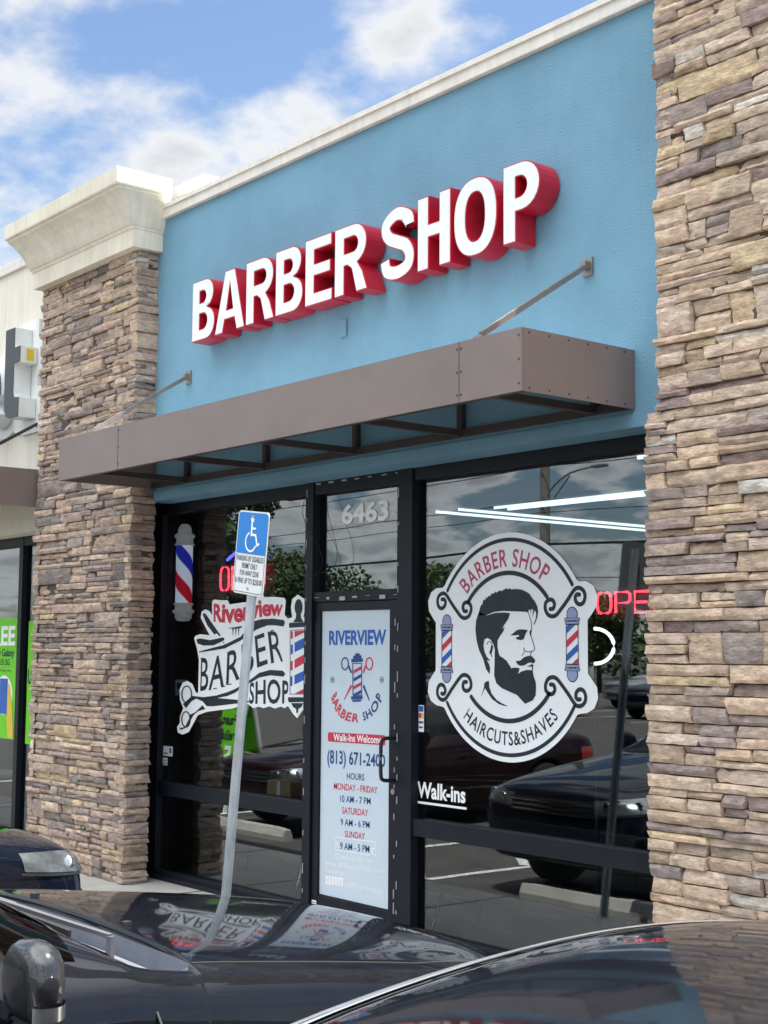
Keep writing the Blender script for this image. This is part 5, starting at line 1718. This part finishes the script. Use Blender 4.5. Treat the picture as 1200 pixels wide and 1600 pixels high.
def make_car(name, label, cat, kind, paint, loc, rotz=0.0, group=None, detail=True, glass='carglass'):
    o = thing(name, label, cat, loc, group)
    if kind not in _carcache:
        st_, rg = stations(kind)
        wr = .355 if kind == 'suv' else .325
        wh = [(s * .80, y) for y in (-.92, -3.68) for s in (1, -1)]
        _carcache[kind] = (car_mesh(st_, rg, wh, wr), wh, wr)
    me, wh, wr = _carcache[kind]
    parts = split_regions(me, o, {'body': M[paint], 'hood': M[paint], 'windshield': M[glass], 'window': M[glass], 'roof': M[paint], 'rear_window': M[glass], 'pit': M['plastic']})
    for (x, y) in wh:
        make_wheel(o, x, y, wr)
    zh = .80 if kind == 'suv' else .66
    bvk = BVHTree.FromPolygons([tuple(v.co) for v in me.vertices], [tuple(p.vertices) for p in me.polygons])

    def shell(orig, dirs, off):
        """points on the body skin seen from an inner axis, pushed out a little"""
        out_ = []
        for (ox, oy, oz), (dx, dy, dz) in zip(orig, dirs):
            h = bvk.ray_cast(Vector((ox, oy, oz)), Vector((dx, dy, dz)).normalized())
            p = h[0] if h[0] else Vector((ox + dx * .4, oy + dy * .4, oz))
            out_.append(tuple(p + Vector((dx, dy, dz)).normalized() * off))
        return out_

    def patch(name, a0, a1, zlo, zhi, s, m, parent, off, nu=12, nv=4, oy=-.55, ox=.45, back=1):
        og, dr_ = [], []
        for i in range(nu + 1):
            t = i / nu
            a = R(a0 + (a1 - a0) * t)
            for j in range(nv + 1):
                z = zlo(t) + (zhi(t) - zlo(t)) * j / nv
                og.append((s * ox, oy, z)); dr_.append((s * math.sin(a), back * math.cos(a), 0))
        vs = shell(og, dr_, off)
        fs = [(i * (nv + 1) + j, (i + 1) * (nv + 1) + j, (i + 1) * (nv + 1) + j + 1, i * (nv + 1) + j + 1) for i in range(nu) for j in range(nv)]
        return mesh_obj(name, vs, fs, M[m], parent, smooth=True, offset=False)
    for s in (1, -1):
        lo_ = lambda t: zh - .075 + .075 * t
        hi_ = lambda t: zh + .035 + .085 * t - .03 * t * t
        hl = patch('headlight', -2, 76, lo_, hi_, s, 'lamp_in', o, .005)
        patch('lens', -3, 77, lambda t: lo_(t) - .004, lambda t: hi_(t) + .004, s, 'lamp', hl, .018)
        bl = MB()
        for a_ in (12, 38):
            zc = zh - .01 + .04 * (a_ / 60)
            (p0,) = shell([(s * .45, -.55, zc)], [(s * math.sin(R(a_)), math.cos(R(a_)), 0)], .004)
            bl.tube([(p0[0], p0[1] - .01, zc), (p0[0], p0[1] + .010, zc)], .034, 16)
            bl.tube([(p0[0], p0[1] + .0105, zc), (p0[0], p0[1] + .013, zc)], .022, 14)
        mesh_obj('lamp_bowl', bl.v, bl.f, M['chrome'], hl, offset=False)
        patch('headlight_trim', -4, 79, lambda t: lo_(t) - .016, lambda t: lo_(t) - .003, s, 'black_plastic', hl, .010, nv=1)
        patch('tail_light', 8, 70, lambda t: zh, lambda t: zh + .15, s, 'tail', o, .006, oy=-4.15, back=-1)
    g_ = patch('grille', -42, 42, lambda t: zh - .10, lambda t: zh + .02, 1, 'black_plastic', o, .008, nu=16, ox=0.0, oy=-.5)
    for k_ in range(3):
        patch('chrome_bar', -41, 41, lambda t: zh - .085 + .036 * k_, lambda t: zh - .073 + .036 * k_, 1, 'chrome', g_, .016, nu=16, nv=1, ox=0.0, oy=-.5)
    patch('lower_grille', -45, 45, lambda t: zh - .40, lambda t: zh - .28, 1, 'black_plastic', o, .010, nu=16, ox=0.0, oy=-.5)
    patch('bumper', -58, 58, lambda t: zh - .24, lambda t: zh - .15, 1, paint, o, .020, nu=20, nv=3, ox=0.0, oy=-.8)
    if detail:
        ym, zm = (-1.93, 1.125) if kind == 'suv' else (-1.48, 1.02)
        for s in (1, -1):
            mv, mf = [], []
            nu, nv = 12, 8
            for i in range(nv + 1):
                ph = math.pi * i / nv
                for k_ in range(nu):
                    th_ = 2 * math.pi * k_ / nu
                    X = .115 * math.copysign(abs(math.sin(ph) * math.cos(th_)) ** .75, math.cos(th_))
                    Yy = .060 * math.copysign(abs(math.sin(ph) * math.sin(th_)) ** .8, math.sin(th_))
                    Z = .100 * math.copysign(abs(math.cos(ph)) ** .75, math.cos(ph))
                    mv.append((s * (1.04 + X), ym - .12 + Yy, zm + Z))
            for i in range(nv):
                for k_ in range(nu):
                    mf.append((i * nu + k_, i * nu + (k_ + 1) % nu, (i + 1) * nu + (k_ + 1) % nu, (i + 1) * nu + k_))
            mo = mesh_obj('side_mirror', mv, mf, M['mirror_shell' if paint == 'black_car' else paint], o, smooth=True, offset=False)
            ar = MB().bar((s * .84, ym - .02, zm - .09), (s * .97, ym - .10, zm - .05), .06, .035)
            mesh_obj('mirror_arm', ar.v, ar.f, M['black_plastic'], mo, offset=False)
        ln = MB()
        zs_ = (.32, .60, .93, 1.05) if kind == 'suv' else (.28, .52, .83, .92)
        for yy_ in ((-1.62, -2.75, -3.5) if kind == 'suv' else (-1.35, -2.5, -3.35)):
            for s in (1, -1):
                xs_ = (.895, .951, .938, .83) if kind == 'suv' else (.865, .922, .908, .80)
                for (xa, za), (xb, zb_) in zip(list(zip(xs_, zs_)), list(zip(xs_, zs_))[1:]):
                    ln.bar((s * xa, yy_, za), (s * xb, yy_, zb_), .006, .006)
        mesh_obj('door_seam', ln.v, ln.f, M['rubber'], o, offset=False)
        for s in (1, -1):
            for yy_ in ((-2.55, -3.35) if kind == 'suv' else (-2.3, -3.15)):
                hd_ = MB().bar((s * .955, yy_, .86 if kind == 'suv' else .76), (s * .955, yy_ - .18, .865 if kind == 'suv' else .765), .03, .022)
                mesh_obj('door_handle', hd_.v, hd_.f, M[paint], o, offset=False)
    o.rotation_euler = (0, 0, rotz)
    return o, parts


# the SUV whose hood fills the lower left
CX, CY = -4.42, -1.98
car, parts = make_car('parked_car', 'black parked SUV with bare wipers, its glossy hood mirroring the window decals', 'car', 'suv', 'black_car', (CX, CY, 0), group='cars parked nose-in along the shops')
# cowl panel, wipers, washer
def local(mbx, name, m, parent=car, smooth=False):
    return mesh_obj(name, mbx.v, mbx.f, M[m], parent, smooth=smooth, offset=False)
cw = MB(); vs, fs = [], []
nx = 24
for i in range(nx + 1):
    x = -.70 + 1.40 * i / nx
    for j, (dy, z) in enumerate(((-1.475, .985), (-1.50, 1.012), (-1.56, 1.030), (-1.62, 1.050), (-1.665, 1.088))):
        vs.append((x, dy - .05 * (1 - (x / .7) ** 2) * 0, z + .012 * (1 - (x / .7) ** 2)))
for i in range(nx):
    for j in range(4): fs.append((i * 5 + j, (i + 1) * 5 + j, (i + 1) * 5 + j + 1, i * 5 + j + 1))
cw.add(vs, fs); local(cw, 'cowl_panel', 'plastic', smooth=True)
gr_ = MB()
for i in range(26):
    x = -.55 + i * .022
    gr_.box(x - .003, x + .003, -1.60, -1.52, 1.040, 1.062)
local(gr_, 'cowl_grille', 'black_plastic')
for (x0_, x1_) in ((.60, -.02), (-.05, -.62)):
    wp = MB()
    wp.tube([(x0_, -1.60, 1.045), (x0_, -1.60, 1.112)], .013, 10)
    wp.bar((x0_, -1.60, 1.112), (x0_ - .18, -1.655, 1.132), .018, .012)
    wp.bar((x0_ - .18, -1.655, 1.132), (x1_, -1.76, 1.172), .018, .012)
    w_ = local(wp, 'wiper', 'wiper_grey')
    wb = MB().bar((x0_ - .06, -1.70, 1.120), (x1_ - .04, -1.785, 1.168), .010, .022)
    local(wb, 'wiper_blade', 'rubber', w_)
sg = MB().box(1.145, 1.160, -2.09, -2.01, 1.085, 1.125)
hg_ = MB()
ms = [c for c in car.children if c.name.startswith('side_mirror')][0]
ms_l = []
for k_ in range(9):
    t = k_ / 8
    ms_l.append((1.04 + .118 * math.cos(R(100 - 140 * t)), -2.05 + .068 * math.sin(R(100 - 140 * t))))
sv, sf_ = [], []
for (a_, b_) in ms_l: sv += [(a_, b_, 1.045), (a_, b_, 1.080)]
for k_ in range(8): sf_.append((2 * k_, 2 * k_ + 2, 2 * k_ + 3, 2 * k_ + 1))
mesh_obj('turn_signal', sv, sf_, M['lamp_in'], ms, smooth=True, offset=False)

make_car('parked_car', 'black parked car at the far left, its clear headlight by the brown pillar foot', 'car', 'suv', 'navy_car', (-7.88, -1.93, 0), group='cars parked nose-in along the shops')
make_car('parked_car', 'dark red parked sedan mirrored in the left pane behind the wheel stop', 'car', 'sedan', 'red_car', (-12.95, -2.45, 0), group='cars parked nose-in along the shops')

# the nearest car: a wagon whose curved black roof fills the lower right corner
near = thing('parked_car', 'nearest black car, only its mirror-like roof with bright side moulding in view', 'car', (-1.55, -1.95, 0), 'cars parked nose-in along the shops')


def wagon_stations():
    st_, rg = stations('sedan')
    st_ = st_[:8]
    ed = [(-1.40, .96, .68), (-1.48, 1.02, .66), (-1.80, 1.255, .60), (-2.02, 1.345, .575), (-2.40, 1.408, .565), (-2.80, 1.436, .56), (-3.15, 1.415, .56), (-3.50, 1.368, .555),
          (-4.00, 1.275, .55), (-4.22, 1.21, .545), (-4.55, .99, .62), (-4.66, .93, .56)]
    for k_, (y, z, x) in enumerate(ed):
        sh = 1.0 if k_ < 10 else .95
        st_.append((y, P8(.20 if k_ < 10 else .30, (.87 * sh, .23 if k_ < 10 else .34), (.92 * sh, .56), (.905 * sh, .86), (.79 * sh, .955 + .02 * (k_ > 2)), (x, z), (.32, z + .028), z + .036)))
    def regions(i, j):
        if i in range(1, 5) and j >= 5: return 1
        if i in range(6, 8) and j >= 5: return 6
        if i in (9,): return 2 if j >= 6 else 3
        if 10 <= i <= 16:
            if j == 5: return 3
            if j >= 6: return 4
        if i == 17: return 5 if j >= 6 else 0
        return 0
    return st_, regions


NX, NY = -1.395, -6.45
near.location = (NX, NY, 0)
near.rotation_euler = (0, 0, math.pi)
st_, rg_ = wagon_stations()
near_me = car_mesh(st_, rg_, [(s * .80, y) for y in (-.92, -3.72) for s in (1, -1)], .325)
split_regions(near_me, near, {'body': M['black_car'], 'hood': M['black_car'], 'windshield': M['carglass'], 'window': M['carglass'], 'roof': M['black_car'], 'rear_window': M['carglass'], 'pit': M['black_plastic']})
for x, y in [(s * .80, y) for y in (-.92, -3.72) for s in (1, -1)]: make_wheel(near, x, y, .325)
for s in (1, -1):
    hl = MB().box(min(s * .48, s * .76), max(s * .48, s * .76), -.10, .02, .60, .72)
    mesh_obj('headlight', hl.v, hl.f, M['lamp_in'], near, offset=False)
    hl = MB().box(min(s * .58, s * .80), max(s * .58, s * .80), -4.70, -4.55, .70, .88)
    mesh_obj('tail_light', hl.v, hl.f, M['tail'], near, offset=False)
bv = BVHTree.FromPolygons([tuple(v.co) for v in near_me.vertices], [tuple(p.vertices) for p in near_me.polygons])


def on_roof(x, y, up=0.0):
    h = bv.ray_cast(Vector((x, y, 3)), Vector((0, 0, -1)))
    return (x, y, (h[0].z if h[0] else 1.2) + up)


def strip(name, xa, xb, m, up, s, y0=-1.95, y1=-4.15, n=60, r=None):
    vs, fs = [], []
    for i in range(n + 1):
        y = y0 + (y1 - y0) * i / n
        for q, xx in enumerate((xa, (xa + xb) / 2, xb)):
            p = on_roof(s * xx, y, up + (.004 if q == 1 else 0))
            vs.append(p)
    for i in range(n):
        fs += [(3 * i, 3 * i + 1, 3 * i + 4, 3 * i + 3), (3 * i + 1, 3 * i + 2, 3 * i + 5, 3 * i + 4)]
    mesh_obj(name, vs, fs, M[m], near, smooth=True, offset=False)


for s in (1, -1):
    strip('roof_moulding', .532, .568, 'chrome', .018, s)
    strip('roof_gasket', .500, .540, 'black_plastic', .008, s)
    strip('roof_moulding', .484, .499, 'satin', .009, s)
    strip('roof_gasket', .460, .484, 'rubber', .004, s)
    strip('roof_moulding', .448, .459, 'satin', .005, s)

# ------------------------------------------------------------------ street side of the lot (seen in the glass)
far = [('suv', 'black_car', -27.9, -26.0, 0, 'black SUV across the lot facing the shop, nearest the mirrored gap', 'SUV'),
       ('suv', 'silver_car', -33.5, -31.5, 0, 'silver SUV parked behind the black one across the lot', 'SUV'),
       ('sedan', 'blue_car', -30.9, -26.5, math.pi, 'dark blue sedan in the row across the lot', 'car'),
       ('sedan', 'white_car', -36.5, -26.3, 0, 'white sedan in the row across the lot', 'car'),
       ('suv', 'grey_car', -39.4, -26.2, 0, 'grey SUV in the row across the lot', 'SUV'),
       ('sedan', 'silver_car', -42.2, -26.4, 0, 'silver sedan in the row across the lot', 'car'),
       ('suv', 'white_car', -45.0, -26.0, math.pi, 'white SUV at the far end of the row across the lot', 'SUV'),
       ('sedan', 'red_car', -25.2, -26.4, 0, 'dark red sedan in the row across the lot', 'car')]
for kd, pt, x, y, rz, lb, ct in far:
    make_car('parked_car', lb, ct, kd, pt, (x, y, 0), rz, group='cars in the row across the lot', detail=False)


def leaf_mesh(seed, blobs, nleaf, size):
    rnd = random.Random(seed)
    vs, fs = [], []
    for k in range(nleaf):
        bx, by, bz, br = rnd.choices(blobs, weights=[b[3] ** 2.2 for b in blobs])[0]
        d = Vector((rnd.gauss(0, 1), rnd.gauss(0, 1), rnd.gauss(0, 1))).normalized()
        rr = br * (rnd.random() ** .38) * (1 + .25 * mnoise.noise(d * 2.3 + Vector((bx, by, bz))))
        c = Vector((bx, by, bz)) + Vector((d.x, d.y, d.z * .8)) * rr
        a = Vector((rnd.gauss(0, 1), rnd.gauss(0, 1), rnd.gauss(0, .6))).normalized()
        b = a.cross(Vector((rnd.gauss(0, 1), rnd.gauss(0, 1), rnd.gauss(0, 1)))).normalized()
        s = size * rnd.uniform(.6, 1.4)
        n0 = len(vs)
        vs += [tuple(c - a * s), tuple(c + b * s * .5), tuple(c + a * s), tuple(c - b * s * .5)]
        fs.append((n0, n0 + 1, n0 + 2, n0 + 3))
    return vs, fs


def tree_proto(seed, h, r, nleaf, m, size):
    rnd = random.Random(seed)
    blobs = []
    for k in range(13):
        a = rnd.uniform(0, 2 * math.pi); q = rnd.random()
        rad = r * .62 * math.sqrt(rnd.random())
        blobs.append((rad * math.cos(a), rad * math.sin(a), h * (.38 + .48 * q), r * rnd.uniform(.30, .50) * (1.1 - .45 * q)))
    lv, lf = leaf_mesh(seed, blobs, nleaf, size)
    t = MB()
    t.tube([(0, 0, 0), (.06, 0, h * .2), (-.05, .05, h * .45), (0, 0, h * .8)], [h * .028, h * .022, h * .016, h * .005], 8)
    for b in blobs[:9]:
        t.tube([(0, 0, h * .28), (b[0] * .5, b[1] * .5, b[2] * .8), (b[0], b[1], b[2])], [h * .010, h * .006, h * .003], 5)
    ml = bpy.data.meshes.new('crown'); ml.from_pydata(lv, [], lf); ml.materials.append(m)
    mt = bpy.data.meshes.new('trunk'); mt.from_pydata(t.v, [], t.f); mt.materials.append(M['bark'])
    return ml, mt


TP = [tree_proto(1, 12, 5.0, 15000, M['leaf'], .17), tree_proto(2, 7, 3.6, 9000, M['leaf2'], .13), tree_proto(3, 7.5, 4.2, 11000, M['leaf'], .14)]
TR = [(0, -60.5, -31.5, 1.0, 'tallest dark green tree mirrored at the top of the left pane'),
      (1, -53.0, -31.0, 1.0, 'mid-height olive tree mirrored right of the leaning parking sign'),
      (2, -49.4, -31.2, .80, 'lower round tree mirrored beside the door frame'),
      (0, -66.5, -33.0, .8, 'broad tree mirrored behind the tallest one'),
      (1, -43.6, -31.5, .85, 'olive tree mirrored at the left edge of the right pane'),
      (2, -36.5, -44.8, .82, 'dark tree mirrored under the right neon sign'),
      (1, -31.5, -44.6, .82, 'olive tree mirrored beside the right stone pillar'),
      (2, -41.0, -45.5, .84, 'dark round tree mirrored behind the round decal'),
      (1, -47.0, -45.4, .75, 'small olive tree behind the round decal reflection'),
      (2, -56.0, -45.0, .9, 'spreading dark tree beyond the street, far left of the utility pole'),
      (1, -26.5, -45.2, .8, 'olive tree beyond the street, hidden side of the right pillar'),
      (0, -22.0, -47.0, .6, 'tall tree beyond the street, opposite the right pillar')]
for k, x, y, s, lb in TR:
    o = thing('tree', lb, 'tree', (x, y, 0), 'trees along the street side')
    for nm, me in zip(('crown', 'trunk'), TP[k]):
        c = bpy.data.objects.new(nm, me); col.objects.link(c); c.parent = o
    o.scale = (s, s, s); o.rotation_euler = (0, 0, x * 1.7)

# far wood behind the street
rnd = random.Random(8)
bl = []
for i in range(60):
    x = -150 + i * 3.2 + rnd.uniform(-1, 1)
    bl.append((x, -70 + rnd.uniform(-5, 3), rnd.uniform(1.5, 2.8), rnd.uniform(1.8, 3.2)))
lv, lf = leaf_mesh(4, bl, 26000, .30)
wo = mesh_obj('far_wood', lv, lf, M['leaf'])
tag(wo, 'low dark line of distant trees across the street', 'wood', kind='stuff')

up = thing('utility_pole', 'tall concrete utility pole with street lamp mirrored in the right pane', 'utility pole', (-35.5, -30, 0))
MB().tube([(-35.5, -30, 0), (-35.5, -30, 9.0)], [.22, .17], 12).build('post', M['pole_conc'], up)
arm = MB().tube(smooth_path([(-35.4, -30, 7.55), (-34.9, -30, 7.95), (-34.2, -30, 8.25), (-33.1, -30, 8.38)], 4), .035, 6)
arm.tube(smooth_path([(-35.4, -30, 6.95), (-35.1, -30, 7.35), (-34.7, -30, 7.75), (-34.3, -30, 8.15)], 4), .028, 6)
arm.build('lamp_arm', M['sign_back'], up)
MB().box(-33.25, -32.6, -30.12, -29.88, 8.31, 8.42).build('lamp_head', M['sign_back'], up, bevel=.03)
up2 = thing('utility_pole', 'second concrete utility pole farther left along the street', 'utility pole', (-78, -30, 0))
MB().tube([(-78, -30, 0), (-78, -30, 9.0)], [.22, .17], 12).build('post', M['pole_conc'], up2)
up3 = thing('utility_pole', 'third concrete utility pole right of the mirrored street lamp', 'utility pole', (4, -30, 0))
MB().tube([(4, -30, 0), (4, -30, 9.0)], [.22, .17], 12).build('post', M['pole_conc'], up3)
for z, r_, lb in ((8.55, .018, 'highest thin power line'), (7.35, .018, 'second power line below the lamp arm'), (6.9, .014, 'third thin power line'), (5.75, .045, 'thick telephone cable below the power lines'), (4.6, .014, 'lowest thin cable on the poles')):
    pts = []
    for a_, b_ in ((-78, -35.5), (-35.5, 4)):
        for i in range(13):
            t = i / 12
            pts.append((a_ + (b_ - a_) * t, -29.75, z - 4 * .35 * t * (1 - t)))
    tag(MB().tube(pts, r_, 5).build('power_line', M['wire']), lb + ' mirrored in the shop glass', 'cable', 'cables on the utility poles')
fbld = thing('store_building', 'long white low building across the street, mirrored at the left edge of the right pane', 'building', (-86, -66, 0))
MB().box(-105, -70, -70, -60, 0, 4.2).build('wall', M['white_car'], fbld)
MB().box(-105.3, -69.7, -70.3, -59.6, 4.203, 4.6).build('roof', M['grey_car'], fbld)
MB().box(-100, -75, -59.98, -59.9, .6, 2.6).build('window', M['frame'], fbld)

lw = thing('loose_wire', 'thin loose black wire looping down beside the door transom', 'wire', (-8.0, .18, 2.5))
MB().tube(smooth_path([(-8.06, .183, 3.08), (-8.10, .17, 2.93), (-8.02, .165, 2.80), (-7.90, .17, 2.66), (-7.86, .17, 2.55), (-7.93, .165, 2.47), (-8.03, .17, 2.49), (-8.10, .175, 2.56)], 5), .0022, 5).build('cable', M['wire'], lw)
MB().tube(smooth_path([(-7.86, .19, 3.03), (-7.80, .18, 2.86), (-7.72, .175, 2.70), (-7.70, .175, 2.58), (-7.76, .175, 2.50), (-7.88, .18, 2.49)], 5), .0018, 5).build('cable', M['wire'], lw)

nz_ = MB()
for xx in (.33, -.33):
    nz_.box(xx - .012, xx + .012, -1.41, -1.385, 1.080, 1.092)
local(nz_, 'washer_nozzles', 'black_plastic')
# hood shut lines on the nearest hoods, laid on the skin of the body
bvs = BVHTree.FromPolygons([tuple(v.co) for v in _carcache['suv'][0].vertices], [tuple(p.vertices) for p in _carcache['suv'][0].polygons])
for s_ in (1, -1):
    pts_ = []
    for q in range(25):
        yy_ = -.16 - 1.28 * q / 24
        h_ = bvs.ray_cast(Vector((s_ * (.735 + .06 * min(1, q / 8)), yy_, 3)), Vector((0, 0, -1)))
        if h_[0]: pts_.append((h_[0].x, h_[0].y, h_[0].z + .0005))
    local(MB().tube(pts_, .0032, 5), 'hood_seam', 'rubber')

bc = thing('barber_chair', 'black barber chair just inside the right window by the stone pillar', 'barber chair', (-5.45, 1.15, .152))
MB().box(-5.72, -5.20, .90, 1.42, .52, .66).build('seat', M['vinyl_seat'], bc, bevel=.03)
MB().box(-5.72, -5.20, 1.40, 1.52, .64, 1.18).build('backrest', M['vinyl_seat'], bc, bevel=.04)
MB().box(-5.58, -5.34, 1.42, 1.50, 1.20, 1.36).build('headrest', M['vinyl_seat'], bc, bevel=.03)
for xx in (-5.80, -5.20):
    MB().box(xx, xx + .08, .92, 1.40, .78, .84).build('armrest', M['vinyl_seat'], bc, bevel=.015)
MB().tube([(-5.46, 1.16, .18), (-5.46, 1.16, .52)], .05, 16).tube([(-5.46, 1.16, .153), (-5.46, 1.16, .18)], .30, 24).build('pedestal', M['chrome'], bc)
MB().box(-5.66, -5.26, .55, .80, .28, .31).bar((-5.46, .78, .30), (-5.46, .92, .54), .05, .03).build('footrest', M['chrome'], bc)
